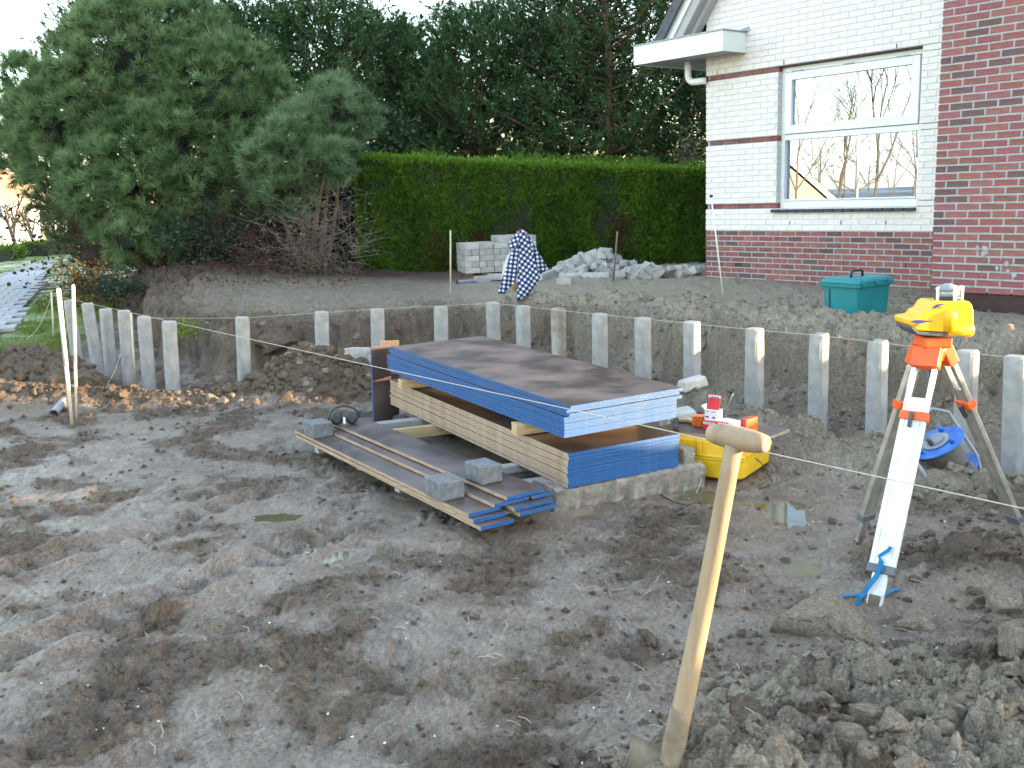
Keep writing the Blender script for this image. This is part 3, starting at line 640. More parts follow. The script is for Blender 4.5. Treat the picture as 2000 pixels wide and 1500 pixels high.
b1_ = MB(); b1_.add([(3.9, -.24, 9.35), (3.9, 12, 9.35), (8.6, 12, 3.5), (8.6, -.24, 3.5), (3.9, -.24, 9.2), (3.9, 12, 9.2), (8.5, 12, 3.4), (8.5, -.24, 3.4)], [(0, 1, 2, 3), (7, 6, 5, 4), (0, 3, 7, 4), (1, 5, 6, 2)]); b1_.build('roof_far_slope', 'dark_tile', rf)

# ------------------------------------------------------------------ concrete posts
tops = [(135, 586), (170, 592), (206, 603), (242, 606), (281, 618), (330, 627), (473, 619), (628, 608), (737, 603), (861, 598), (962, 590), (1021, 597), (1090, 602), (1171, 612), (1255, 620), (1351, 628), (1474, 641), (1600, 651), (1715, 665), (1890, 684), (1985, 695)]
bots = [148, 187, 214, 248, 288, 335, 475, 628, 737, 861, 965, 1023, 1092, 1172, 1257, 1352, 1473, 1597, 1712, 1885, 1982]
wpx = [22, 24, 27, 27, 27, 28, 27, 27, 27, 25, 25, 27, 27, 29, 30, 32, 34, 36, 36, 44, 50]
plab = ['farthest post of the left row, half behind the next one', 'second post of the left row, just right of the white poles', 'third post of the left row from its far end', 'fourth post of the left row from its far end',
        'broad pale post of the left row with a thin stick beside it', 'post of the left row standing beside the corner post', 'corner post where the left row meets the back row', 'back row post standing alone left of the lumpy soil heap', 'back row post rising behind the lumpy soil heap',
        'back row post behind the upright dark boards', 'short-looking back row post left of the rusty corner', 'corner post below the checked shirt where the back and right rows meet', 'first post right of the corner below the checked shirt', 'brown-stained post above the far edge of the top panel',
        'post behind the middle of the panel stack', 'post behind the stack with a soil lump at its foot', 'post just beyond the right end of the panel stack', 'fifth post from the right edge, above the small red boxes', 'fourth post from the right edge with a chipped top corner', 'third post from the right edge with a chipped top, left of the tripod', 'post seen between the legs of the yellow laser tripod', 'nearest post, cut by the right edge of the picture']
plab[14:] = ['post behind the middle of the panel stack, beside a soil lump', 'post behind the right half of the stack, just beyond its far edge', 'post above the right end of the stack, left of the red boxes', 'post above and right of the red boxes', 'post with a chipped top left corner, just left of the tripod', 'post seen between the legs of the yellow laser tripod', 'nearest post, at the right edge of the picture']
for i, ((tx, ty), bx, w) in enumerate(zip(tops, bots, wpx)):
    T = atz(tx, ty, .62+.0); wd = .105
    bp_ = atY(bx, 750, T.y); 
    by = Vector((T.x, T.y, -.5))
    # lean so that the foot falls under bx
    q0 = proj((T.x, T.y, .1)); dx = (bx-q0[0])/F*T.y*.75
    mb = MB(); n = 8; h = 1.12; c = .014
    ch = random.uniform(0, .02) if i not in (18,) else .045
    def ring(z, s): return [((wd/2-c)*s*1, -wd/2*s, z), (wd/2*s, (-wd/2+c)*s, z), (wd/2*s, (wd/2-c)*s, z), ((wd/2-c)*s, wd/2*s, z), ((-wd/2+c)*s, wd/2*s, z), (-wd/2*s, (wd/2-c)*s, z), (-wd/2*s, (-wd/2+c)*s, z), ((-wd/2+c)*s, -wd/2*s, z)]
    vs = []; zs = [0, .4, .8, h-.16, h-.06, h-.014, h]; sc = [1, 1, 1, 1, 1, .995, .90]
    for z, s_ in zip(zs, sc): vs += [(p[0]+random.uniform(-.0015, .0015), p[1]+random.uniform(-.0015, .0015), p[2]+random.uniform(-.002, .002)) for p in ring(z, s_)]
    if i in (17, 18): vs[5*8+6] = tuple(np.array(vs[5*8+6])+[.025, .01, -.02]); vs[6*8+6] = tuple(np.array(vs[6*8+6])+[.03, .012, -.03]); vs[5*8+5] = tuple(np.array(vs[5*8+5])+[.01, 0, -.015])
    fs = [(a*8+k, a*8+(k+1) % 8, (a+1)*8+(k+1) % 8, (a+1)*8+k) for a in range(len(zs)-1) for k in range(8)]+[tuple(range(8))[::-1], tuple(range(48, 56))]
    mb.add(vs, fs)
    o = mb.build('concrete_post', 'concrete' if i != 12 else M('stained_concrete', (.20, .165, .13), .88, (.42, .39, .35), 7, 8, .002, 90)); rz = math.radians(-50.4+random.uniform(-3, 3)) if i != 0 else -.9
    if i in (6, 7, 8, 9, 10): rz = math.radians(-55+random.uniform(-5, 5))
    ang = -math.atan2(dx, .55)
    o.matrix_world = Matrix.Translation(T) @ Matrix.Rotation(ang, 4, 'Y') @ Matrix.Rotation(rz, 4, 'Z') @ Matrix.Translation((0, 0, -h))
    tag(o, 'grey concrete '+plab[i], 'post', 'concrete posts standing in the trench')
# ------------------------------------------------------------------ white poles, sticks, strings
def rod(name, a, b, r, mat, label, cat, group=None, split=None):
    t = MB().tube([a, a.lerp(b, .5)+Vector((0, 0, 0)), b], r, 8)
    o = t.build(name, mat if isinstance(mat, list) else [mat]); return tag(o, label, cat, group)
pa, pb = atz(143, 837, -.03), atY(115, 563, atz(143, 837, 0).y-.35)
MT['pole'].node_tree
def pole(px0, px1, r, lab):
    a = atz(*px0, -.05); b = atY(*px1, a.y-.1); c = a.lerp(b, .46)
    t = thing('marker_pole', lab, 'pole', a, 0, 'white marker poles left of the trench')
    loc = lambda p: p-a
    MB().tube([loc(c), loc(c.lerp(b, .98)), loc(b)], [r, r, r*.7], 10).build('sunlit_upper', 'pole', t)
    MB().tube([loc(a), loc(c)], [r*.7, r*.95], 10).build('shaded_foot', 'tan_stick', t)  # duller foot colour stands in for shade on the lower half of the pole
pole((142, 839), (114, 563), .017, 'thicker leaning white pole, left one of the pair beside the far left posts')
pole((150, 828), (143, 556), .013, 'thinner upright white pole, right one of the pair beside the far left posts')
def stick(px0, z0, px1, r, mat, name, lab, knob=None):
    a = atz(*px0, z0) ; b = atY(*px1, a.y); a2 = a+(a-b).normalized()*.06
    o = MB().tube([a2, b], r, 6).build(name, mat); tag(o, lab, 'stake', 'thin string stakes'); return a, b
ST = {}
ST['far_left'] = stick((105, 655), .12, (100, 570), .012, 'tan_stick', 'string_stake', 'thin wooden stake on the far left grass strip holding the string end')
ST['bank'] = stick((880, 578), .42, (880, 450), .010, 'tan_stick', 'string_stake', 'thin stake standing on the bank in front of the left end of the paver stack')
ST['wall'] = stick((1411, 566), .55, (1389, 384), .008, 'pole', 'string_stake', 'thin leaning rod in front of the corner of the house')
ST['rub'] = stick((1198, 548), .45, (1206, 452), .012, 'twig', 'string_stake', 'thin stick in front of the heap of loose pavers')
ST['post'] = stick((264, 738), .05, (256, 612), .011, 'tan_stick', 'string_stake', 'thin stick leaning against the broad pale post in the left row')
knob = MB().lathe([(.004, 0), (.016, .005), (.02, .02), (.012, .03)], 10, c=ST['wall'][1]+Vector((.0, 0, -.01))).build('rod_cap', 'black'); tag(knob, 'small black cap on the leaning rod by the house corner', 'cap')
def string(name, pts, sag, r, mat, lab):
    P = []
    for i in range(len(pts)-1):
        for k in range(10): 
            t = k/10; p = pts[i].lerp(pts[i+1], t); p.z -= sag*4*t*(1-t); P.append(p)
    P.append(pts[-1]); return tag(MB().tube(P, r, 5).build(name, mat), lab, 'string', 'builder strings')
s0 = atY(100, 571, ST['far_left'][0].y); s0.z = .61
s1 = atz(2020, 998, .60)
string('guide_string', [s0, s1], .004, .0022, 'cord', 'pale string running from the far left stake across the panel stack to the right edge')
cpost = atz(962, 592, .632)
string('guide_string', [atz(282, 621, .64), atz(473, 621, .635), atz(737, 603, .632), cpost], .002, .0018, 'cord', 'pale string along the tops of the back row of posts')
string('guide_string', [cpost, atz(1351, 632, .625), atz(1600, 655, .62), atz(2010, 702, .615)], .003, .0018, 'cord', 'pale string along the tops of the right row of posts')
q = s0+Vector((0, -.02, -.02)); e = atz(42, 664, gz(*atz(42, 664, .15).xy)+.0)
string('guide_string', [q, e], .12, .003, 'cord', 'loose end of string hanging from the far left stake down to the grass')
string('guide_string', [atY(236, 690, atz(242, 606, .62).y-.1), atz(195, 768, .05)], .05, .003, 'cord', 'loose end of string beside the left row of posts')

# ------------------------------------------------------------------ plywood stacks
def sheet(label, M4, L_, Wd, th, mats, cat='panel', group=None, name='plywood_sheet'):
    mb = MB().box((0, 0, 0), (L_, Wd, th), None, [0, 1, 2, 3, 4, 5])
    o = mb.build(name, mats); o.matrix_world = M4; return tag(o, label, cat, group)
ORD = ['topmost', 'second', 'third', 'fourth', 'fifth', 'sixth', 'seventh', 'eighth', 'ninth', 'tenth', 'eleventh', 'twelfth']
def basis(yaw, tilt=0):
    u = Vector((math.cos(yaw), math.sin(yaw), tilt)).normalized(); v = Vector((-math.sin(yaw), math.cos(yaw), 0)); w = u.cross(v); return u, v, w
def stack(D, yaw, tilt, L_, Wd, n, th, mats, offs, words):
    u, v, w = basis(yaw, tilt)
    for i in range(n):
        du, dv = offs(i)
        c = Vector(D) - u*(L_/2) + v*(Wd/2) - w*(th*(i+.5)+i*.0003) + u*du + v*dv
        R = Matrix(((u.x, v.x, w.x, c.x), (u.y, v.y, w.y, c.y), (u.z, v.z, w.z, c.z), (0, 0, 0, 1))) @ Matrix.Rotation(random.uniform(-.0015, .0015), 4, 'Z')
        lab = '%s sheet of the %s, counted from the top' % (ORD[i], words) if i else 'topmost sheet of the %s' % words
        if i == n-1: lab = 'bottom sheet of the %s' % words
        sheet(lab, R, L_, Wd, th-random.choice((.0002, .0004, .0015)), mats, group=words)
# faces: -x far end, +x near end, -y left long edge, +y right long edge, -z, +z
BL = ['blue_edge', 'blue_edge', 'blue_edge', 'blue_edge', 'film', 'film']
RW = ['ply_edge', 'blue_edge', 'ply_edge', 'ply_edge', 'film', 'film']
o9 = [(.0, .0), (-.012, -.015), (.006, -.010), (-.022, -.026), (-.026, -.022), (-.024, -.024), (-.028, -.02), (-.025, -.022), (-.027, -.025)]
stack((.29, 4.786, .545), -1.050, -.018, 2.27, .73, 9, .0185, BL, lambda i: o9[i], 'upper blue-edged panel stack')
ol = [(0, 0), (.001, .002), (-.002, .0), (-.012, .004), (-.014, .0), (-.012, .003), (-.015, -.003), (-.013, .002), (-.014, .003), (-.015, 0)]
stack((.272, 4.758, .306), -1.088, -.001, 2.50, .70, 10, .0182, RW, lambda i: ol[i], 'lower raw-edged panel stack')
# film of dried mud sweeps are in the material; timber spacers between the stacks
def beam(name, label, p, q, w, h, mat, cat, group=None, bev=.003):
    p = Vector(p); q = Vector(q); d = q-p; L_ = d.length
    mb = MB().box((0, 0, 0), (L_, w, h)); o = mb.build(name, mat, bevel=bev)
    o.matrix_world = frame((p+q)/2, d, Vector((0, 0, 1)) if abs(d.normalized().z) < .9 else (1, 0, 0)); return tag(o, label, cat, group)
u1, v1, w1 = basis(-1.07, -.01)
Dl = Vector((.272, 4.758, .306))
def onstack(a, b, z): p = Dl - u1*a + v1*b; return Vector((p.x, p.y, z))
beam('timber_spacer', 'pale timber spacer between the two stacks at their near end', onstack(.50, -.035, .343), onstack(.40, .70, .343), .075, .064, 'timber', 'timber', 'timber spacers')
beam('timber_spacer', 'pale timber spacer between the two stacks at their far end', onstack(2.08, -.05, .352), onstack(2.0, .66, .352), .075, .062, 'timber', 'timber', 'timber spacers')
# bearers and footing below
def sl(a, b, z): p = Vector((.272, 4.758, 0)) - u1*a + v1*b; return Vector((p.x, p.y, z))
beam('timber_bearer', 'brown timber bearer under the far half of the lower stack', sl(1.80, -.36, .085), sl(1.62, .66, .085), .05, .07, 'timber', 'timber', 'timber bearers under the stacks')
beam('concrete_bearer', 'grey concrete strip bearer behind the brown timber one under the lower stack', sl(2.05, -.26, .075), sl(1.93, .6, .075), .09, .075, 'concrete', 'bearer', 'concrete bearers under the stacks')
beam('timber_bearer', 'pale timber bearer sticking out between the narrow boards and the lower stack', sl(.62, -.32, .095), sl(.52, .66, .095), .06, .045, 'timber_grey', 'timber', 'timber bearers under the stacks')
beam('concrete_bearer', 'dark concrete strip bearer at the near end between the narrow boards and the lower stack', sl(.40, -.28, .04), sl(.30, .66, .04), .09, .075, 'concrete', 'bearer', 'concrete bearers under the stacks')
# rough concrete footing under the near end
mb = MB(); nx, ny = 24, 6; vs = []
A_ = sl(.06, -.06, 0); B_ = sl(.0, .86, 0)
for j in range(2):
    for i in range(nx+1):
        p = A_.lerp(B_, i/nx); r_ = .012*random.uniform(-1, 1)
        for (off, z) in ((0-.02+r_*2.2, -.06), (.0+r_, .05), (.01+r_*.8, .105), (-.03, .118), (-.24, .118), (-.25, -.06)):
            if j == 0: vs.append((p+u1*(off+.03)+Vector((0, 0, z+random.uniform(-.004, .004))))[:])
fs = [(i*6+k, i*6+(k+1) % 6, (i+1)*6+(k+1) % 6, (i+1)*6+k) for i in range(nx) for k in range(6)]+[tuple(range(6)), tuple(nx*6+k for k in range(6))[::-1]]
mb.add(vs, fs); tag(mb.build('concrete_footing', 'rough_concrete'), 'rough concrete strip under the near end of the lower panel stack', 'footing')
p0 = atz(1322, 915, .0); mb = MB().box((0, 0, .09), (.075, .10, .26)); o = mb.build('concrete_stub', 'rough_concrete', bevel=.01); o.location = sl(.07, .80, -.02); o.rotation_euler = (0, 0, .4); tag(o, 'low concrete stub between the lower stack and the yellow case', 'block')
# narrow boards
NW = ['ply_edge', 'blue_edge', 'ply_edge', 'ply_edge', 'film', 'film']
def board(Dn, yaw, L_, Wd, th, lab, tilt=0):
    u, v, w = basis(yaw, tilt); c = Vector(Dn)-u*(L_/2)+v*(Wd/2)-w*(th/2)
    R = Matrix(((u.x, v.x, w.x, c.x), (u.y, v.y, w.y, c.y), (u.z, v.z, w.z, c.z), (0, 0, 0, 1)))
    sheet(lab, R, L_, Wd, th-.0015, NW, 'board', 'narrow film-faced boards on the ground', 'narrow_board')
board((-.228, 4.391, .130), -.991, 2.22, .185, .02, 'left narrow board, top one of its pile, carrying two dark blocks')
board((-.205, 4.365, .108), -.986, 2.22, .185, .02, 'left narrow board, second from the top of its pile')
board((-.170, 4.325, .086), -.996, 2.22, .185, .02, 'left narrow board, lowest of its pile, its blue end reaching furthest forward')
board((-.105, 4.462, .150), -.990, 2.18, .20, .02, 'middle narrow board lying half over the left pile')
board((-.045, 4.500, .172), -.989, 2.16, .22, .02, 'right narrow board on top, carrying the ear defenders')
board((-.075, 4.520, .1515), -.983, 2.15, .23, .02, 'right narrow board, second from the top, its raw edge showing') if False else None
board((.085, 4.575, .150), -.989, 2.15, .11, .02, 'right narrow board, second from the top under the one with the ear defenders')
board((-.01, 4.46, .128), -.989, 2.18, .23, .02, 'right narrow board, third from the top, its blue end stepping back')
board((.015, 4.45, .106), -.985, 2.16, .22, .02, 'right narrow board, lowest of its pile')
for i, (px, lab) in enumerate((((905, 1018), 'nearest'), ((775, 958), 'second nearest'), ((700, 915), 'third'), ((618, 882), 'farthest'))):
    a = atz(*px, .03); v = Vector((math.cos(.58), math.sin(.58), 0))
    beam('timber_bearer', '%s short bearer poking out from under the left narrow boards' % lab, (a.x, a.y, .042), tuple(Vector((a.x, a.y, .042))+v*.44), .06, .042 if i else .04, 'timber_grey', 'timber', 'bearers under the narrow boards')
# dark blocks
def block(px, z, yaw, dims, lab, mat='dark_concrete'):
    p = atz(*px, z); o = MB().box((0, 0, dims[2]/2), dims).build('concrete_block', mat, bevel=.005); o.location = (p.x, p.y, z); o.rotation_euler = (0, 0, yaw); tag(o, lab, 'block', 'dark concrete blocks weighing down the narrow boards')
block((868, 968), .1305, -.99, (.175, .135, .092), 'dark concrete block on the near end of the left narrow boards')
block((945, 937), .1725, -1.0, (.165, .125, .092), 'dark concrete block with a pale smear on the right narrow board')
block((622, 850), .1305, -.97, (.165, .135, .092), 'dark concrete block at the far end of the narrow boards beside the ear defenders')
# upright offcuts leaning on the far end of the stack
def leaning(px0, px1, w, lab, lean=.07, yaw=.50, ztop=.56):
    a = atz(*px0, 0.0); M4 = Matrix.Translation((a.x, a.y, -.02)) @ Matrix.Rotation(yaw, 4, 'Z') @ Matrix.Rotation(lean, 4, 'Y') @ Matrix.Translation((w/2, 0, ztop/2+.01))
    mb = MB().box((0, 0, 0), (w, .02, ztop+.02), None, [0, 1, 2, 3, 4, 5]); o = mb.build('leaning_board', ['blue_edge', 'blue_edge', 'film', 'film', 'ply_edge', 'ply_edge']); o.matrix_world = M4; tag(o, lab, 'board', 'boards leaning at the far end of the stack')
leaning((729, 822), None, .15, 'dark board leaning on edge at the far end of the stack, left one', .03, .50, .55)
leaning((741, 812), None, .16, 'dark board leaning on edge at the far end of the stack, right one', .06, .56, .565)
# concrete slabs behind
for (px, w_, h_, lab) in (((652, 735), .36, .24, 'larger pale concrete slab on edge in the soil behind the panel stack'), ((722, 735), .20, .23, 'smaller pale concrete slab on edge beside the larger one')):
    p = atz(*px, .02); mb = MB(); ol_ = [(0, -.05), (w_, -.05), (w_, h_), (w_*.55, h_+.012), (.12, h_+.008), (0, h_-.05)]
    mb.loft(ol_, [(0, 1, 0, 0), (.05, 1, 0, 0)]); o = mb.build('concrete_slab', 'concrete_pale', bevel=.004); o.location = p; o.rotation_euler = (.05, 0, .18); tag(o, lab, 'slab', 'concrete slabs behind the stack')
for (px, dz, rz, sc, lab) in (((1352, 800), .11, .5, (.22, .10, .07), 'pale concrete lump lying behind the right end of the stack'), ((1325, 838), .04, .2, (.24, .16, .10), 'pale concrete block on the ground behind the lower stack end')):
    p = atz(*px, dz); g_ = gz(p.x, p.y); o = MB().box((0, 0, 0), sc, None, 0, (.85, .8)).build('concrete_lump', 'concrete_pale', bevel=.012); o.location = (p.x, p.y, max(dz, g_+.03)); o.rotation_euler = (.1, -.12, rz); tag(o, lab, 'lump')

# ------------------------------------------------------------------ ear defenders
p = atz(672, 828, .175)
ed = thing('ear_defenders', 'grey and black ear defenders lying on the far end of the narrow board', 'ear defenders', p, .15)
for sx_, rr in ((-.048, .2), (.055, -.25)):
    R = Matrix.Rotation(rr, 3, 'Z') @ Matrix.Rotation(PI/2-.1, 3, 'X')
    c = MB().lathe([(.006, -.024), (.030, -.022), (.036, -.012), (.038, .004)], 20, R=R, c=(sx_, 0, .038)); cup = c.build('ear_cup', 'grey_cup' if 'grey_cup' in MT else 'pipe_grey', ed)
    MB().lathe([(.040, .004), (.041, .014), (.033, .020), (.02, .021)], 20, R=R, c=(sx_, 0, .038)).build('cushion', 'black', cup)
MB().tube([(math.cos(q)*.098, .03+math.sin(q*1.)*.02, .035+math.sin(q)*.075) for q in np.linspace(-.1, PI+.1, 18)], .011, 8, flat=.5).build('headband', 'black', ed)
MB().box((.004, -.036, .03), (.014, .008, .045)).build('maker_tab', 'white_card', ed, bevel=.002)

# ------------------------------------------------------------------ yellow case with board, hammer and boxes
pc0, pc1, pc2 = atz(1338, 928, .01), atz(1447, 944, .01), atz(1512, 921, .01)
yaw = math.atan2(pc1.y-pc0.y, pc1.x-pc0.x)
cs = thing('yellow_case', 'dirty yellow plastic tool case lying on the mud beside the panel stacks', 'case', pc1, yaw)
LX, LY = (pc1-pc0).length*1.42, .50
def rr(x0, x1, y0, y1, c): return [(x0+c, y0), (x1-c, y0), (x1, y0+c), (x1, y1-c), (x1-c, y1), (x0+c, y1), (x0, y1-c), (x0, y0+c)]
def rloft(mb, layers, mi=0):
    vs = []
    for z, x0, x1, y0, y1, c in layers: vs += [(x, y, z) for x, y in rr(x0, x1, y0, y1, c)]
    n = 8; fs = [(i*n+k, i*n+(k+1) % n, (i+1)*n+(k+1) % n, (i+1)*n+k) for i in range(len(layers)-1) for k in range(n)]+[tuple(reversed(range(n))), tuple((len(layers)-1)*n+k for k in range(n))]
    mb.add(vs, fs, mi)
mb = MB(); rloft(mb, [(0, -LX+.03, -.02, .02, LY-.03, .05), (.012, -LX+.012, -.008, .008, LY-.015, .05), (.108, -LX, .0, .0, LY, .05), (.112, -LX-.006, .006, -.006, LY+.006, .05), (.122, -LX-.006, .006, -.006, LY+.006, .05)]); mb.build('case_bottom', 'case_yellow', cs, bevel=.004)
mb = MB(); rloft(mb, [(.124, -LX-.006, .006, -.006, LY+.006, .05), (.134, -LX-.006, .006, -.006, LY+.006, .05), (.138, -LX, .0, .0, LY, .05), (.205, -LX+.01, -.01, .01, LY-.01, .055), (.222, -LX+.03, -.03, .03, LY-.03, .05)]); mb.build('case_lid', 'case_yellow', cs, bevel=.004)
for xx in (-LX+.08, -LX*.52, -.08):
    MB().box((xx, -.004, .17), (.028, .016, .085)).build('lid_rib', 'case_yellow', cs, bevel=.006); MB().box((xx, -.002, .055), (.022, .014, .09)).build('bottom_rib', 'case_yellow', cs, bevel=.006)
MB().box((-LX-.035, .05, .165), (.09, .10, .10), None, 0, (.8, .8)).build('handle', 'case_yellow', cs, bevel=.012)
CM = Matrix.Translation(pc1) @ Matrix.Rotation(yaw, 4, 'Z')
bd = MB(); bd.add([(-LX-.06, .09, 0), (-.30, .03, 0), (.08, .05, 0), (.14, .36, 0), (-LX*.4, .40, 0), (-LX-.02, .26, 0), (-LX-.06, .09, .018), (-.30, .03, .018), (.08, .05, .018), (.14, .36, .018), (-LX*.4, .40, .018), (-LX-.02, .26, .018)], [(5, 4, 3, 2, 1, 0), (6, 7, 8, 9, 10, 11)]+[(k, (k+1) % 6, (k+1) % 6+6, k+6) for k in range(6)], [0, 0]+[1]*6)
o = bd.build('brown_board', ['film', 'ply_edge']); o.matrix_world = CM @ Matrix.Translation((0, 0, .224)); tag(o, 'brown offcut board lying on top of the yellow case', 'board')
ZTOP = .243
def cbox(name, pos, dims, rz, mats, mi, lab, extra=None, group='boxes on the yellow case', cat='box'):
    t = thing(name, lab, cat, (0, 0, 0), 0, group, CM @ Matrix.Translation((pos[0], pos[1], pos[2])) @ Matrix.Rotation(rz, 4, 'Z'))
    MB().box((0, 0, dims[2]/2), dims, None, mi).build('box_body', mats, t, bevel=.001, segs=1)
    if extra: extra(t, dims)
    return t
def marks(t, x0, x1, z0, z1, y, n, mat, w=.6):
    mb = MB(); st = (x1-x0)/n
    for i in range(n):
        a = x0+i*st; k = random.choice((0, 1, 2)); b = a+st*w; e = (z1-z0)*.28
        mb.box2((a, y-.0006, z0), (a+(b-a)*.32, y, z1)); 
        if k != 1: mb.box2((a+(b-a)*.32, y-.0006, z1-e), (b, y, z1))
        if k: mb.box2((a+(b-a)*.32, y-.0006, z0), (b, y, z0+e))
        if k == 2: mb.box2((b-(b-a)*.3, y-.0006, z0+e), (b, y, z1-e))
    mb.build('printed_letters', mat, t)
rzb = -.62+0
def fr_red(t, d):
    y = -d[1]/2
    MB().box2((-d[0]/2+.004, y-.0012, d[2]*.60), (d[0]/2-.004, y-.0002, d[2]*.86)).build('white_band', 'white_card', t); marks(t, -d[0]/2+.012, d[0]/2-.01, d[2]*.66, d[2]*.80, y-.0012, 7, 'ink')
bxA = cbox('screw_box', (-.245, .17, ZTOP), (.085, .06, .05), -.12, ['red'], 0, 'red screw box at the bottom of the little pile on the yellow case', fr_red)
def openb(t, d):
    y = -d[1]/2
    marks(t, -d[0]/2+.008, -.006, d[2]*.80, d[2]*.93, y, 3, 'navy'); marks(t, 0, d[0]/2-.006, d[2]*.80, d[2]*.93, y, 4, 'red')
    MB().box2((-d[0]/2+.006, y-.0008, d[2]*.28), (-d[0]/2+.026, y-.0001, d[2]*.42)).build('printed_mark', 'ink', t); MB().box2((.008, y-.0008, d[2]*.25), (.024, y-.0001, d[2]*.40)).build('printed_mark', 'navy', t)
    f = MB(); x = d[0]/2
    f.add([(-x, -.012, d[2]), (x, -.012, d[2]), (x+.006, .004, d[2]+.085), (-x+.008, .004, d[2]+.085), (-x, -.0108, d[2]), (x, -.0108, d[2]), (x+.006, .0052, d[2]+.085), (-x+.008, .0052, d[2]+.085)], [(0, 1, 2, 3), (7, 6, 5, 4), (0, 3, 7, 4), (1, 5, 6, 2), (3, 2, 6, 7)]); fl = f.build('open_flap', 'red', t)
    MB().add([(-x+.002, -.0075, d[2]+.015), (0, -.0075, d[2]+.015), (0, -.0055, d[2]+.026), (-x+.003, -.0055, d[2]+.026)], [(0, 1, 2, 3)]).build('white_patch', 'white_card', fl)
    MB().add([(-x+.009, -.0005, d[2]+.060), (x+.002, -.0005, d[2]+.060), (x+.004, .0025, d[2]+.080), (-x+.010, .0025, d[2]+.080)], [(0, 1, 2, 3)]).build('white_band', 'white_card', fl)
    mk = MB()
    for i in range(6): mk.box((-x+.022+i*.010, .0002, d[2]+.070), (.006, .0015, .009), Matrix.Rotation(-.18, 3, 'X'))
    mk.build('printed_letters', 'ink', fl)
    MB().add([(-x, y, d[2]), (-x, -y, d[2]), (-x-.022, -y, d[2]+.02), (-x-.022, y, d[2]+.02)], [(0, 1, 2, 3)]).build('side_flap', 'white_card', t)
    MB().add([(x, y, d[2]), (x, -y, d[2]), (x+.030, -y, d[2]+.014), (x+.030, y, d[2]+.014)], [(0, 1, 2, 3)]).build('side_flap', 'white_card', t)
bxB = cbox('open_box', (-.238, .175, ZTOP+.051), (.080, .062, .062), -.05, ['white_card'], 0, 'open white screw box with its red flap up, on top of the red box', openb)
def fr2(t, d):
    y = -d[1]/2
    MB().box2((-d[0]/2+.003, y-.0012, .004), (d[0]*.18, y-.0002, d[2]-.006)).build('red_label', 'red', t); MB().box2((-d[0]/2+.003, y-.0022, d[2]*.58), (d[0]*.18, y-.0013, d[2]*.84)).build('white_band', 'white_card', t); marks(t, -d[0]/2+.006, d[0]*.16, d[2]*.64, d[2]*.78, y-.0023, 6, 'ink')
cbox('screw_box', (-.115, .11, ZTOP), (.105, .07, .075), -.20, ['white_card'], 0, 'white box with a red label standing right of the open box', fr2)
cbox('screw_box', (-.03, .19, ZTOP), (.035, .105, .082), -.25, ['red', 'orange_card'], [0, 1, 0, 0, 0, 0], 'narrow red and orange box at the right end of the little pile')
def plugs(t, d):
    mb = MB()
    for i in range(3):
        for j in range(4): mb.lathe([(.0075, 0), (.0075, .006), (.004, .008)], 8, R=Matrix.Rotation(PI/2, 3, 'X'), c=(-d[0]/2+.013+i*.0215, -d[1]/2, .010+j*.0150))
    mb.build('wall_plugs', 'orange_card', t)
cbox('plug_tray', (-.335, .20, ZTOP), (.068, .06, .062), .12, ['orange_card'], 0, 'orange tray of wall plugs at the left end of the little pile', plugs)
# hammer
hm = thing('claw_hammer', 'dark claw hammer with a wooden handle lying on the brown board', 'hammer', (0, 0, 0), 0, None, CM @ Matrix.Translation((-.46, .15, ZTOP+.012)) @ Matrix.Rotation(-.65, 4, 'Z'))
MB().tube([(-.06, .01, .03), (-.03, .005, .035), (0, 0, .028), (.03, -.012, .012), (.045, -.02, .0)], [.006, .013, .014, .012, .006], 8).build('hammer_head', 'dark_steel', hm)
MB().tube([(.03, -.015, .012), (.10, -.05, .010), (.20, -.10, .008)], [.010, .013, .016], 8).build('hammer_handle', 'black', hm)
tag(MB().tube([(CM @ Vector((-.52, .2, ZTOP+.012))), (CM @ Vector((-.42, .24, ZTOP+.016))), (CM @ Vector((-.36, .2, ZTOP+.012)))], [.012, .016, .008], 7).build('wood_offcut', 'timber'), 'sunlit splintered wood offcut on the brown board behind the hammer', 'offcut')
tag(MB().tube([CM @ Vector((-.17, .2, .36)), CM @ Vector((-.13, .2, .455))], .0022, 6).build('drill_bit', 'zinc'), 'thin metal bit sticking up from the open box', 'bit')
# wires by the case
def cablepts(pxs, lift=.006, zs=None):
    P = []
    for i, (x, y) in enumerate(pxs):
        z = 0
        for _ in range(3):
            p = atz(x, y, z); z = gz(p.x, p.y)+lift+(zs[i] if zs else 0)
        P.append(atz(x, y, z))
    out_ = []
    for i in range(len(P)-1):
        a = P[max(i-1, 0)]; b = P[i]; c = P[i+1]; d = P[min(i+2, len(P)-1)]
        for k in range(6):
            t = k/6; out_.append(.5*((2*b)+(c-a)*t+(2*a-5*b+4*c-d)*t*t+(3*b-a-3*c+d)*t*t*t))
    out_.append(P[-1]); 
    return out_
def cable(pxs, r, mat, lab, zs=None, name='cable', cat='cable'):
    return tag(MB().tube(cablepts(pxs, r, zs), r, 6).build(name, mat), lab, cat)
cable([(1300, 905), (1282, 950), (1300, 972), (1340, 985), (1390, 975), (1420, 962)], .003, 'cable', 'thin black wire lying on the mud in front of the footing')
cable([(1336, 962), (1343, 925), (1357, 913), (1370, 932), (1360, 962), (1345, 975)], .0022, 'cord', 'thin pale wire loop standing in front of the yellow case', [0, .06, .09, .05, 0, 0])
cable([(1262, 1000), (1240, 1022), (1262, 1030), (1300, 1018), (1330, 996), (1345, 985)], .003, 'cable', 'short black wire end lying on the mud near the footing')
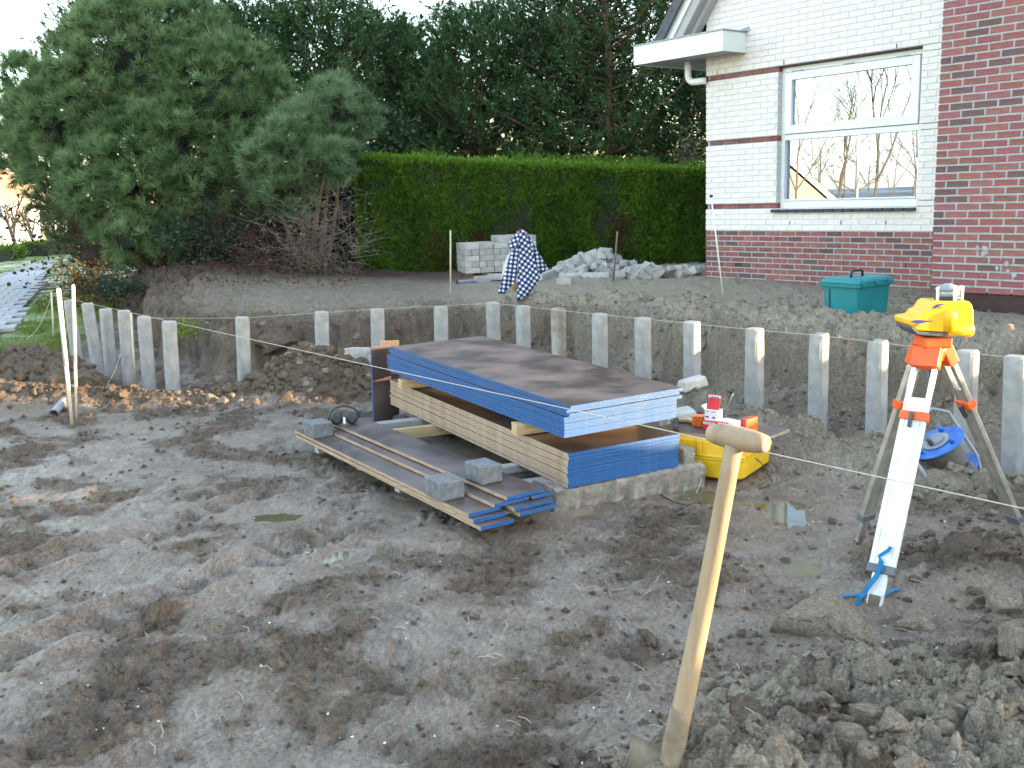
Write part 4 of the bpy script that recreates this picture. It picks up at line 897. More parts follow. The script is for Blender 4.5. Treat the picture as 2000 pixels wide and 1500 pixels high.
cable([(1475, 895), (1490, 908), (1502, 930), (1506, 945), (1480, 955), (1440, 958)], .0035, 'cable', 'black cable hanging down the right side of the yellow case', [.12, .09, .04, .0, 0, 0])
cable([(1455, 792), (1500, 792), (1560, 806), (1640, 822), (1700, 838), (1730, 850)], .006, 'cable', 'black cable lying over the soil ridge behind the yellow case')
cable([(1555, 850), (1600, 858), (1650, 875), (1720, 882)], .005, 'cable', 'short length of black cable on the mud left of the tripod')

# ------------------------------------------------------------------ teal tool box
p = atz(1697, 612, .5); a_ = atz(1640, 611, .5); 
tb_ = thing('teal_toolbox', 'teal plastic tool box with a black handle standing on the sand before the house', 'toolbox', (2.98, 8.30, .42), .62)
# measured: left face 0.26 m, right face 0.30 m
def trap(mb, layers): rloft(mb, layers)
WL, WR, HB = .36, .50, .40
mb = MB(); rloft(mb, [(0, .02, WR-.02, .02, WL-.02, .015), (HB*.72, 0.005, WR-.005, .005, WL-.005, .015)]); mb.build('box_body', 'teal', tb_, bevel=.003)
mb = MB(); rloft(mb, [(HB*.72+.001, -.018, WR+.018, -.018, WL+.018, .02), (HB*.72+.035, -.022, WR+.022, -.022, WL+.022, .02)]); mb.build('rim', 'teal', tb_, bevel=.004)
mb = MB(); rloft(mb, [(HB*.72+.038, -.022, WR+.022, -.022, WL+.022, .02), (HB*.72+.062, -.014, WR+.014, -.014, WL+.014, .03), (HB*.72+.078, .02, WR-.02, .02, WL-.02, .03)]); mb.build('lid', 'teal', tb_, bevel=.004)
for xx in (.06, .25, .43): MB().box((xx, -.03, HB*.72+.03), (.05, .012, .028)).build('latch', 'teal', tb_, bevel=.003)
MB().box((.0035, WL*.78, HB*.36), (.006, .008, HB*.66)).build('corner_groove', 'black', tb_)
zt = HB*.72+.078
MB().tube([(.16, .18, zt), (.165, .18, zt+.04), (.19, .18, zt+.052), (.30, .18, zt+.052), (.325, .18, zt+.04), (.33, .18, zt)], .012, 8).build('handle', 'black', tb_)

# ------------------------------------------------------------------ spade in the foreground
sb = atY(1312, 1478, 1.93); stp = atY(1433, 868, 1.88)
ax = (stp-sb); LN = ax.length; ax.normalize()
sp = thing('spade', 'spade with a worn wooden T handle stuck upright in the soil heap in the foreground', 'spade', sb)
xd = Vector((.93, -.36, 0)); xd = (xd-ax*xd.dot(ax)).normalized(); FM = frame((0, 0, 0), xd, ax)
R3 = FM.to_3x3()
pts = [R3 @ Vector((0.004*math.sin(t*3), 0, t*LN)) for t in np.linspace(.06, 1, 12)]
rs = [.0225]*3+[.0215, .0205, .020, .0195, .019, .0185, .0182, .018, .018]
MB().tube(pts, rs, 20).build('shaft', 'wood', sp)
MB().tube([R3 @ Vector((0, 0, z)) for z in (-.02, .0, .05, .10, .125)], [.027, .0255, .0245, .0238, .0235], 18).build('socket', 'muddy_wood', sp)
hx = []; 
tl_ = atY(1386, 845, 1.93)-sb; tr_ = atY(1498, 868, 1.83)-sb
hdir = (tr_-tl_); hl = hdir.length; hd_ = hdir.normalized(); hc = (tl_+tr_)/2
prof = [(-.5, .013), (-.485, .0175), (-.4, .0205), (-.2, .0235), (0, .0245), (.2, .0235), (.4, .0200), (.485, .0170), (.5, .012)]
th = MB().tube([hc+hd_*(hl*a) for a, r in prof], [r for a, r in prof], 22); th.build('grip', 'wood', sp)
bl = MB(); nb = 10; vs = []
for j in range(5):
    z = .02-j*.07
    for i in range(nb+1):
        u = (i/nb-.5)*2; w = .098*(1-.04*j); zz = z if j else (.022-.012*abs(u)**1.5+(.018*math.exp(-(u*5)**2)))
        vs.append(R3 @ Vector((u*w, .030*(u*u)-.012+(.02*math.exp(-(u*4)**2) if j == 0 else 0), zz)))
n1 = len(vs); vs += [v+R3 @ Vector((0, .004, 0)) for v in vs]
fs = [(j*(nb+1)+i, j*(nb+1)+i+1, (j+1)*(nb+1)+i+1, (j+1)*(nb+1)+i) for j in range(4) for i in range(nb)]; fs += [tuple(k+n1 for k in reversed(f)) for f in fs]
fs += [(i, i+n1, i+1+n1, i+1) for i in range(nb)]; bl.add(vs, fs, 0, True); bl.build('blade', 'steel', sp)

# ------------------------------------------------------------------ laser on its tripod
TC = Vector((1.70, 3.88, 0)); ZH = .93
def fit(px, z): 
    p = atz(*px, z); return p
foot = [atz(1706, 1188, .015), atz(1676, 1058, .01), atz(2003, 1062, .02)]
tp = thing('tripod', 'surveying tripod with pale aluminium legs and orange fittings, carrying the yellow laser', 'tripod', TC)
hub = atY(1822, 655, 3.88); HZ = hub.z
hc_ = Vector((hub.x, 3.88, HZ))
def L2(p): return Vector(p)-TC
MB().box(L2(hc_+Vector((0, 0, -.022))), (.115, .115, .045)).build('head_plate', 'orange', tp, bevel=.008)
MB().lathe([(.045, -.10), (.055, -.06), (.055, -.045)], 20, c=L2(hc_)).build('head_boss', 'orange', tp)
MB().tube([L2(hc_+Vector((.0, 0, -.17))), L2(hc_+Vector((0, 0, -.09)))], [.006, .012], 8).build('clamp_screw', 'black', tp)
def leg(ft, side, wid, lab, white):
    d0 = (ft-hc_); horiz = Vector((d0.x, d0.y, 0)).normalized()
    top = hc_ + horiz*.058 + Vector((0, 0, -.07)); ax_ = (ft-top); LL = ax_.length; ax_.normalize()
    sdv = Vector((-horiz.y, horiz.x, 0)); nrm = sdv.cross(ax_).normalized()
    if nrm.dot(Vector((0, -1, 0))) < 0: nrm = -nrm
    M4 = Matrix(((sdv.x, nrm.x, ax_.x, 0), (sdv.y, nrm.y, ax_.y, 0), (sdv.z, nrm.z, ax_.z, 0), (0, 0, 0, 1)))
    g_ = empty('leg', top-TC); g_.parent = tp; g_.matrix_basis = Matrix.Translation(top-TC) @ M4; g_['label'] = lab
    w = wid; wm = 'white_leg_face' if False else ('white_alu' if white else 'alu')
    MB().box((0, 0, .015), (w*1.1, .05, .085)).build('hinge_block', 'orange', g_, bevel=.006)
    r = MB()
    for s_ in (-1, 1): r.box((s_*w*.40, 0, LL*.44+.02), (w*.20, .024, LL*.84-.04))
    r.build('upper_rails', wm, g_, bevel=.004)
    MB().box((0, .002, LL*.58), (w*.60, .016, LL*.80)).build('lower_slat', wm, g_, bevel=.003)
    c_ = MB().box((0, 0, LL*.255), (w*1.10, .040, .036)).build('clamp', 'orange', g_, bevel=.004)
    MB().box((-.003, .030, LL*.255+.022), (.014, .016, .062), Matrix.Rotation(.1, 3, 'X')).build('clamp_lever', 'dark_steel', g_, bevel=.003)
    MB().box((0, 0, LL*.855), (w*1.08, .036, .034)).build('collar', 'grey_plastic', g_, bevel=.004)
    MB().box((0, .002, LL*.93), (w*.56, .02, LL*.12)).build('foot_slat', 'white_alu' if white else 'alu', g_, bevel=.003)
    MB().box((0, 0, LL*.975), (w*.48, .026, .05), None, 0).build('foot_shoe', 'steel', g_, bevel=.004)
    MB().tube([(0, 0, LL-.02), (0, 0, LL+.05)], [.010, .002], 8).build('spike', 'dark_steel', g_)
    return g_, top, ax_, LL, sdv, nrm
g1_ = leg(foot[0], None, .098, 'front leg with a broad white face', True)
leg(foot[1], None, .078, 'left leg', False); leg(foot[2], None, .070, 'right leg', False)
g_, top_, ax__, LL_, sdv_, nrm_ = g1_
st = MB()
def P3(a, b, c): return (a, b, c)
def ribbon(mb, pts, w, t=.0015):
    vs = []; 
    for i, p in enumerate(pts):
        p = Vector(p); d = (Vector(pts[min(i+1, len(pts)-1)])-Vector(pts[max(i-1, 0)])).normalized(); s_ = d.cross(Vector((0, 1, 0))); s_ = s_.normalized() if s_.length > .1 else Vector((1, 0, 0))
        vs += [p-s_*w/2, p+s_*w/2, p+s_*w/2+Vector((0, t, 0)), p-s_*w/2+Vector((0, t, 0))]
    n = len(pts); fs = [(i*4+k, i*4+(k+1) % 4, (i+1)*4+(k+1) % 4, (i+1)*4+k) for i in range(n-1) for k in range(4)]; mb.add(vs, fs)
lz = LL_*.855
sg = -1 if sdv_.x < 0 else 1
ribbon(st, [(sg*.012, .022, lz+.01), (sg*.0, .030, lz-.03), (sg*-.012, .025, lz-.045), (sg*.018, .026, lz-.075), (sg*.024, .024, lz-.09)], .014)
ribbon(st, [(sg*.0, .024, lz-.03), (sg*-.004, .027, lz+.03), (sg*-.025, .035, lz+.08), (sg*-.045, .036, lz+.125), (sg*-.05, .03, lz+.155), (sg*-.035, .02, lz+.175)], .020)
st.build('strap', 'blue_strap', g_)
q1 = [atz(*a, .022) for a in ((1640, 1163), (1672, 1163), (1700, 1167))]; q2 = [atz(*a, .022) for a in ((1725, 1163), (1745, 1156), (1757, 1155))]
for qq in (q1, q2):
    mb = MB(); vs = []
    for p in qq: z = gz(p.x, p.y)+.008; vs += [(p.x, p.y-.010, z), (p.x, p.y+.010, z), (p.x, p.y+.01, z+.002), (p.x, p.y-.01, z+.002)]
    mb.add(vs, [(i*4+k, i*4+(k+1) % 4, (i+1)*4+(k+1) % 4, (i+1)*4+k) for i in range(2) for k in range(4)]); tag(mb.build('strap_end', 'blue_strap'), 'loose blue strap end on the mud %s of the tripod front foot' % ('left' if qq is q1 else 'right'), 'strap')
# laser
DL = 3.88; k_ = DL/F; 
lz_ = thing('rotating_laser', 'yellow rotating construction laser with a glass turret on the orange tripod head', 'laser level', (hc_.x, DL, HZ-.022)); lz_.scale = (.95, .95, .95)
def lp(X, Y_): # enlargement (9.38x from 1740,540) to local metres
    return ((1740+X/9.38-1822)*k_*1.0, (655-(540+Y_/9.38))*k_)
yel = [(130, 600), (200, 572), (350, 555), (385, 490), (440, 455), (500, 440), (545, 360), (585, 300), (640, 270), (760, 272), (1270, 280), (1335, 345), (1375, 470), (1388, 720), (1400, 880), (1000, 885), (280, 812), (135, 690)]
gry = [(135, 700), (280, 818), (1000, 890), (1395, 886), (1380, 950), (1000, 972), (280, 892), (150, 765)]
MB().loft([lp(*p) for p in yel], [(-.082, .955, .02, .08), (-.074, .99, .02, .08), (-.05, 1, .02, .08), (.05, 1, .02, .08), (.074, .99, .02, .08), (.082, .955, .02, .08)]).build('housing', 'yellow', lz_, bevel=.004, segs=3)
MB().loft([lp(*p) for p in gry], [(-.082, .94, .02, .03), (-.06, 1, .02, .03), (.06, 1, .02, .03), (.082, .94, .02, .03)]).build('base', 'grey_plastic', lz_, bevel=.003)
c0 = lp(870, 620); MB().lathe([(.033, 0), (.034, .07), (.030, .084), (.018, .092), (.004, .094)], 28, c=(c0[0]+.012, -.064, c0[1]-.050)).build('side_bulge', 'yellow', lz_)
kx, kz = lp(1230, 850); MB().lathe([(.024, -.055), (.030, -.05), (.030, .05), (.024, .055), (.010, .056)], 22, R=Matrix.Rotation(PI/2, 3, 'Y'), c=(kx-.018, -.060, kz+.002)).build('battery_knob', 'yellow', lz_)
cxg, czg = lp(1015, 280); R0 = .052
MT['clear'] = M('turret_glass', (.30, .32, .33), .08, (.34, .36, .37), 3, spec=.7)
MB().lathe([(R0*.98, 0), (R0*.98, .016)], 26, c=(cxg, 0, czg)).build('turret_ring', 'black', lz_)
MB().lathe([(R0*.90, .016), (R0*.90, .042)], 26, c=(cxg, 0, czg)).build('turret_glass', 'clear', lz_)
MB().lathe([(R0*1.0, .042), (R0*.98, .048), (R0*.6, .060), (R0*.25, .068), (.004, .069)], 26, c=(cxg, 0, czg)).build('turret_cap', 'pipe_grey', lz_)
hg = MB(); 
for sy in (-1, 1): hg.tube([(cxg+R0*.0+.012, sy*-.052, czg-.004), (cxg+.012, sy*.054, czg+.05), (cxg+.02, sy*.04, czg+.062), (cxg+.035, 0, czg+.066)], .006, 8) if False else None
for (ax_, ay_) in ((cxg+.006, -.055), (cxg+.056, -.012), (cxg-.05, -.02), (cxg+.01, .055)): hg.box((ax_, ay_, czg+.026), (.013, .008, .062))
hg.box((cxg+.05, -.012, czg+.052), (.02, .018, .01)); hg.build('cage_pillars', 'white_paint', lz_, bevel=.003)
def decal(pts, y, mat, name):
    MB().add([(lp(*p)[0], y, lp(*p)[1]) for p in pts], [tuple(range(len(pts)))]).build(name, mat, lz_)
decal([(160, 630), (220, 608), (320, 605), (430, 617), (640, 634), (500, 648), (400, 668), (300, 672), (210, 655)], -.0832, 'navy', 'blue_swoosh')
mbz = MB()
for i in range(6): 
    y_ = 676+i*13; a = 190+i*12; b = 370-i*22
    p1, p2 = lp(a, y_), lp(b, y_+5); mbz.box2((p1[0], -.0838, p2[1]), (p2[0], -.0826, p1[1]))
mbz.build('speaker_slots', 'ink', lz_)
decal([(565, 395), (600, 345), (660, 315), (750, 312), (850, 320), (760, 332), (700, 345), (650, 375), (625, 402)], -.0832, 'navy', 'blue_emblem')
def text(s, size, M4, mat, parent, name):
    c = bpy.data.curves.new(name, 'FONT'); c.body = s; c.size = size; c.align_x = 'CENTER'; c.extrude = .0003
    o = bpy.data.objects.new(name, c); COL.objects.link(o); dg = bpy.context.evaluated_depsgraph_get(); me = bpy.data.meshes.new_from_object(o.evaluated_get(dg)); bpy.data.objects.remove(o)
    me.materials.clear(); me.materials.append(MT[mat]); o = bpy.data.objects.new(name, me); COL.objects.link(o); o.parent = parent; o.matrix_basis = M4; return o
tx, tz = lp(715, 395); text('SL', .022, Matrix.Translation((tx, -.0842, tz)) @ Matrix.Rotation(PI/2, 4, 'X'), 'ink', lz_, 'emblem_letters')
MB().lathe([(.004, 0), (.004, .003)], 12, R=Matrix.Rotation(PI/2, 3, 'X'), c=(lp(840, 915)[0], -.081, lp(840, 915)[1])).build('screw_hole', 'black', lz_)

# ------------------------------------------------------------------ cable reel
rc_ = atz(1842, 905, .09)
rl = thing('cable_reel', 'blue cable reel with a grey tube handle tipped over on the mud behind the tripod', 'cable reel', (0, 0, 0), 0, None, Matrix.Translation((rc_.x-.00, rc_.y+.0, .13)) @ Matrix.Rotation(math.radians(-30), 4, 'Y') @ Matrix.Rotation(math.radians(4), 4, 'X'))
def disc(z, name, r=.148):
    o = MB().lathe([(.04, z), (r-.006, z), (r, z+.003), (r, z+.009), (r-.008, z+.013), (.05, z+.010)], 40).build(name, 'blue_plastic', rl); return o
disc(-.095, 'flange'); d2 = disc(.085, 'flange')
prof = []
for i in range(15): z = -.075+i*.0108; prof += [(.098, z), (.104, z+.0054)]
prof.append((.098, .083)); MB().lathe(prof, 36).build('wound_cable', 'rubber', rl)
MB().lathe([(.075, .0985), (.075, .105), (.055, .108), (.05, .104)], 30).build('socket_plate', 'pipe_grey', rl)
MB().lathe([(.045, .106), (.045, .110), (.02, .111)], 24).build('socket_cover', 'pipe_grey', rl)
for q in (.8, 3.4, 5.2): MB().tube([(.105*math.cos(q), .105*math.sin(q), .095), (.105*math.cos(q), .105*math.sin(q), .13)], [.013, .010], 10).build('peg', 'blue_plastic', rl)
MB().tube([(-.03, -.02, .10), (-.035, -.03, .15), (-.055, -.05, .18)], [.012, .014, .016], 8).build('plug', 'grey_plastic', rl)
MB().tube([(.02, -.165, -.13), (-.07, -.155, -.13), (-.165, -.15, -.12), (-.17, -.15, .08), (-.16, .0, .17), (-.05, .10, .22), (.10, .13, .21), (.165, .12, .15), (.175, .10, -.02), (.165, .02, -.11), (.10, -.12, -.13), (.02, -.165, -.13)], .0105, 10).build('tube_frame', 'pipe_grey', rl, )

# ------------------------------------------------------------------ pipe pieces
def pipe(px0, px1, z, r, lab):
    a = atz(*px0, z); b = atz(*px1, z); a.z = gz(a.x, a.y)+r*.8; b.z = gz(b.x, b.y)+r*.9
    o = MB(); o.tube([a, b], r, 16, cap=False); o.tube([b, a], r*.86, 16, cap=False); tag(o.build('drain_pipe', 'pipe_grey'), lab, 'pipe', 'pieces of grey pipe')
pipe((104, 802), (148, 772), .05, .032, 'piece of grey plastic pipe lying at the foot of the white poles')
pipe((893, 556), (935, 550), .47, .028, 'piece of grey plastic pipe lying on the bank before the paver stack')

# ------------------------------------------------------------------ pavers
MT['paver'] = M('grey_paver', (.29, .275, .255), .9, (.42, .40, .375), 14, 7, .002, 80)
MT['paver_b'] = M('pale_paver', (.37, .355, .335), .9, (.50, .485, .46), 14, 7, .002, 80)
PL, PW, PH = .205, .100, .082
pvs = []
for m_ in ('paver', 'paver_b', 'paver'):
    o = MB().box((0, 0, 0), (PL, PW, PH)).build('paving_brick', m_, bevel=.004, segs=1); pvs.append(o)
used = [False]*3
def paver(M4, label, group):
    k = random.randrange(3)
    if used[k]: o = pvs[k].copy(); COL.objects.link(o)
    else: o = pvs[k]; used[k] = True
    o.matrix_world = M4; tag(o, label, 'paving brick', group)
gp = atz(910, 541, .47); gp.z = gz(gp.x, gp.y+.2)
ang = math.radians(14); SM = Matrix.Translation((gp.x, gp.y, gp.z+.045)) @ Matrix.Rotation(ang, 4, 'Z')
nxx, nyy = 5, 6; ORD1 = ['first', 'second', 'third', 'fourth', 'fifth', 'sixth', 'seventh', 'eighth', 'ninth', 'tenth']
for l in range(6):
    alt = l % 2
    for i in range(nxx if not alt else nxx*2):
        for j in range(nyy if not alt else 3):
            ni, nj = (nxx, nyy) if not alt else (nxx*2, 3)
            edge = i == 0 or j == 0 or j == nj-1 or i == ni-1
            if l == 5 and (i < ni*.45): continue
            if not (edge or l >= 4): continue
            if not alt: c = ((i+.5)*.212, (j+.5)*.105, 0)
            else: c = ((i+.5)*.106, (j+.5)*.21, 0)
            R = Matrix.Rotation(PI/2 if alt else 0, 4, 'Z') @ Matrix.Rotation(random.uniform(-.02, .02), 4, 'Z')
            wh = ('%s from the left on the front face' % ORD1[i]) if j == 0 else ('%s from the front on the left face' % ORD1[j]) if i == 0 else ('%s from the left in the top row %s' % (ORD1[i], ORD1[j])) if l >= 4 else 'on the hidden back sides'
            paver(SM @ Matrix.Translation((c[0]+random.uniform(-.004, .004), c[1]+random.uniform(-.004, .004), .05+l*.0845)) @ R, 'paving brick %s, %s layer of the stack' % (wh, ORD1[l]), 'pavers stacked on the pallet')
pal = thing('pallet', 'brown wooden pallet under the neat stack of grey pavers', 'pallet', (0, 0, 0), 0, None, SM)
for yy in (.04, .31, .58): MB().box((.53, yy, -.055), (1.08, .09, .075)).build('bearer', 'bark', pal)
for xx in (.05, .3, .55, .8, 1.02): MB().box((xx, .31, -.008), (.1, .66, .018)).build('deck_board', 'bark', pal)
def heap(px, py, n, rx, ry, h, lab, grp, yoff=0):
    c = atz(px, py, .47)
    pl = []
    for i in range(n):
        r = math.sqrt(random.random()); q = random.uniform(0, 2*PI); x = c.x+rx*r*math.cos(q); y = c.y+ry*r*math.sin(q)
        z = gz(x, y)+.035+max(0, h*(1-r*1.05))*random.uniform(.25, 1)
        M4 = Matrix.Translation((x, y, z)) @ Matrix.Rotation(random.uniform(0, PI), 4, 'Z') @ Matrix.Rotation(random.uniform(-.7, .7)*(1 if h > .1 else .45), 4, 'Y') @ Matrix.Rotation(random.choice((0, PI/2))+random.uniform(-.4, .4), 4, 'X')
        side = 'left' if x < c.x-rx*.3 else ('right' if x > c.x+rx*.3 else 'middle'); lv = 'high up' if z-gz(x, y) > h*.5+.03 else 'low down'; fb = 'front' if y < c.y else 'back'
        paver(M4, '%s, %s %s, %s' % (lab, lv, side, fb), grp)
heap(1165, 530, 84, .62, .36, .36, 'loose brick in the tipped heap', 'pavers in the tipped heap')
heap(1100, 532, 16, .42, .2, .10, 'loose brick at the left foot of the tipped heap', 'pavers at the left foot of the heap')
heap(1290, 538, 40, .58, .26, .13, 'pale brick scattered before the house corner', 'pavers scattered before the house corner')
for (x, y, lab) in ((1008, 546, 'single paving brick lying behind the shirt'), (968, 541, 'single paving brick lying at the foot of the paver stack'), (942, 545, 'second single paving brick lying left of the one at the foot of the stack'), (1103, 547, 'single paving brick lying in front of the long kerb stones'), (1355, 520, 'single paving brick close to the house corner'), (1330, 523, 'single paving brick a little left of the house corner')):
    p = atz(x, y, .5); p.z = gz(p.x, p.y)+.04; paver(Matrix.Translation(p) @ Matrix.Rotation(random.uniform(-.5, .5), 4, 'Z'), lab, None)
for (a, b, lab) in (((1092, 538), (1190, 536), 'left long kerb stone lying before the paver heap'), ((1200, 535), (1285, 533), 'middle long kerb stone lying before the paver heap'), ((1318, 527), (1376, 524), 'right long kerb stone lying against the house corner'), ((1055, 542), (1082, 531), 'kerb stone end sticking out right of the checked shirt')):
    A = atz(*a, .5); B_ = atz(*b, .5); A.z = gz(A.x, A.y)+.03; B_.z = gz(B_.x, B_.y)+.03
    beam('kerb_stone', lab, A, B_, .06, .10, 'paver_b', 'kerb stone', 'kerb stones on the sand')

# ------------------------------------------------------------------ shirt on a spade
sh0 = atz(1021, 592, .44); YS = sh0.y
sap = atY(1018, 449, YS)
t = thing('buried_spade', 'spade handle stuck in the bank and almost hidden by the checked shirt', 'spade', sh0)
MB().tube([Vector((0, 0, -.15)), sap-sh0+Vector((0, .01, -.03))], .016, 8).build('shaft', 'wood', t)
MB().tube([sap-sh0+Vector((-.05, .01, -.03)), sap-sh0+Vector((.05, .01, -.03))], .016, 8).build('grip', 'wood', t)
pw = atY(1007, 560, YS+.08); tag(MB().lathe([(.005, -.03), (.05, -.025), (.055, 0), (.05, .025), (.005, .03)], 18, R=Matrix.Rotation(PI/2, 3, 'X'), c=pw).build('pale_disc', 'timber'), 'round pale disc showing under the checked shirt', 'disc')
chk = bpy.data.materials.new('blue_white_check'); chk.use_nodes = True; t_ = chk.node_tree; b_ = t_.nodes['Principled BSDF']; b_.inputs['Roughness'].default_value = .95; b_.inputs['Specular IOR Level'].default_value = .1
uv = t_.nodes.new('ShaderNodeUVMap'); sx = t_.nodes.new('ShaderNodeSeparateXYZ'); t_.links.new(uv.outputs[0], sx.inputs[0])
def band(o_):
    a = t_.nodes.new('ShaderNodeMath'); a.operation = 'FRACT'; t_.links.new(sx.outputs[o_], a.inputs[0]); c = t_.nodes.new('ShaderNodeMath'); c.operation = 'GREATER_THAN'; c.inputs[1].default_value = .52; t_.links.new(a.outputs[0], c.inputs[0]); return c.outputs[0]
s_ = t_.nodes.new('ShaderNodeMath'); s_.operation = 'ADD'; t_.links.new(band(0), s_.inputs[0]); t_.links.new(band(1), s_.inputs[1]); h_ = t_.nodes.new('ShaderNodeMath'); h_.operation = 'MULTIPLY'; h_.inputs[1].default_value = .5; t_.links.new(s_.outputs[0], h_.inputs[0])
rr_ = t_.nodes.new('ShaderNodeValToRGB'); rr_.color_ramp.elements[0].color = (.012, .02, .075, 1); rr_.color_ramp.elements[1].color = (.74, .70, .64, 1); e_ = rr_.color_ramp.elements.new(.5); e_.color = (.10, .13, .24, 1)
t_.links.new(h_.outputs[0], rr_.inputs[0]); t_.links.new(rr_.outputs[0], b_.inputs['Base Color']); MT['check'] = chk
shirt = thing('checked_shirt', 'dark blue and white checked shirt hung over a spade handle on the bank', 'shirt', sap)
kk = YS/F
def cloth(name, top, bot, rot, fold, yb, nu=18, nv=22, bulge=.03):
    """top/bot: pixel pairs of the panel's upper and lower edge"""
    def P(px, dy): q = atY(px[0], px[1], YS+dy); return q
    verts = []; uvs = []
    for j in range(nv+1):
        v = j/nv
        for i in range(nu+1):
            u = i/nu
            def ev(pl):
                f = u*(len(pl)-1); k = min(int(f), len(pl)-2); r = f-k; return (pl[k][0]*(1-r)+pl[k+1][0]*r, pl[k][1]*(1-r)+pl[k+1][1]*r)
            a = ev(top); b = ev(bot); px = (a[0]*(1-v)+b[0]*v, a[1]*(1-v)+b[1]*v)
            dy = yb(u, v) - bulge*math.sin(PI*u)*v + fold*v*math.sin(u*9+v*2) + fold*.4*math.sin(v*11+u*5)*v
            q = P(px, dy)-sap; verts.append(q); c, s = math.cos(rot), math.sin(rot); X = px[0]/8.3; Z = px[1]/8.3
            uvs.append((c*X+s*Z, -s*X+c*Z))
    fs = [(j*(nu+1)+i, j*(nu+1)+i+1, (j+1)*(nu+1)+i+1, (j+1)*(nu+1)+i) for j in range(nv) for i in range(nu)]
    o = MB().add(verts, fs, 0, True).build(name, 'check', shirt)
    ul = o.data.uv_layers.new(name='UVMap')
    for lp_ in o.data.loops: ul.data[lp_.index].uv = uvs[lp_.vertex_index]
    sm = o.modifiers.new('s', 'SOLIDIFY'); sm.thickness = .004; return o
cloth('shirt_front', [(1014, 449), (1021, 447), (1030, 462)], [(1010, 588), (1032, 576), (1056, 545)], .62, .018, lambda u, v: -.05*v+.03*u*v)
cloth('sleeve', [(1012, 450), (1017, 448)], [(972, 573), (985, 574), (1008, 548)], .12, .02, lambda u, v: -.02*v, bulge=.04)
cloth('collar', [(1006, 456), (1014, 452)], [(992, 478), (998, 490), (1012, 480)], -.3, .01, lambda u, v: -.05*v, 10, 10)
cloth('shirt_back', [(1022, 449), (1030, 455)], [(1050, 540), (1071, 525)], -.1, .018, lambda u, v: .06+.02*v, 12, 20)
MB().add([(atY(x, y, YS+.05)-sap) for x, y in ((996, 492), (1001, 505), (990, 525), (978, 548), (983, 520), (990, 500))], [tuple(range(6))]).build('shirt_lining', 'white_card', shirt)

# ------------------------------------------------------------------ clods, pebbles, straws
def ico(sub, seed, amp=.35, sq=.7):
    bm = bmesh.new(); bmesh.ops.create_icosphere(bm, subdivisions=sub, radius=1); V = np.array([v.co for v in bm.verts]); Fa = np.array([[v.index for v in f.verts] for f in bm.faces]); bm.free()
    n = perlin(V[:, 0]*1.4+seed*7.7, V[:, 1]*1.4+V[:, 2]*1.9)*amp + perlin(V[:, 0]*3.7+seed, V[:, 2]*3.7+V[:, 1]*2.7)*amp*.5 + perlin(V[:, 1]*8+seed, V[:, 2]*8+V[:, 0]*7)*amp*.25
    V = V*(1+n)[:, None]; V[:, 2] *= sq
    # flatten some sides so clods look broken
    r = np.random.default_rng(seed)
    for _ in range(11):
        d = r.normal(size=3); d /= np.linalg.norm(d); k = V@d; ex = np.clip(k-r.uniform(.42, .66), 0, None); V = V-ex[:, None]*d*.96
    return V, Fa
ic1 = [ico(2, s, .30) for s in range(10)]; ic2 = [ico(3, s+70, .33) for s in range(8)]; ic0 = [ico(1, s+20) for s in range(6)]; ic3 = [ico(4, s+40, .30) for s in range(6)]
soil = {'clod': 'ground', 'clod_sand': 'ground'}
def soilattr(ob, mat):
    if mat not in soil: return
    n = len(ob.data.vertices)
    for nm, v in (('sand', .62 if mat == 'clod_sand' else 0.), ('brown', .35), ('grass', 0), ('wet', 0), ('litter', 0)):
        at = ob.data.attributes.new(nm, 'FLOAT', 'POINT'); at.data.foreach_set('value', np.full(n, v, np.float32))
def scatter(name, P, Sz, protos, mat, kind='stuff', extra=None, parent=None):
    VV = []; FF = []; o = 0
    for p, s in zip(P, Sz):
        pr = ic2 if s > .028 and protos is ic1 else protos
        V, Fa = pr[rng.integers(len(pr))]; q = rng.uniform(0, 2*PI); c, si = math.cos(q), math.sin(q); tl = rng.uniform(-.6, .6)
        W_ = V*s*1.4; W_ = np.stack([W_[:, 0]*c-W_[:, 1]*si, W_[:, 0]*si+W_[:, 1]*c, W_[:, 2]], 1); ct, st_ = math.cos(tl), math.sin(tl); W_ = np.stack([W_[:, 0], W_[:, 1]*ct-W_[:, 2]*st_, W_[:, 1]*st_+W_[:, 2]*ct], 1)
        VV.append(W_+p); FF.append(Fa+o); o += len(V)
    ob = npmesh(name, np.concatenate(VV), np.concatenate(FF), soil.get(mat, mat), parent, smooth=False); soilattr(ob, mat); return tag(ob, kind=kind)
MT['clod'] = M('damp_soil_clods', (.14, .10, .066), .95, (.27, .205, .145), 30, 8, .006, 110)
MT['clod_sand'] = M('dry_sandy_clods', (.23, .19, .14), .95, (.40, .34, .265), 30, 8, .006, 110)
def region(n, fx):
    out_ = []
    while len(out_) < n:
        p = fx(); out_.append(p)
    return out_
def sampler(cx_, cy_, rx, ry): return lambda: (cx_+rng.normal()*rx, cy_+rng.normal()*ry)
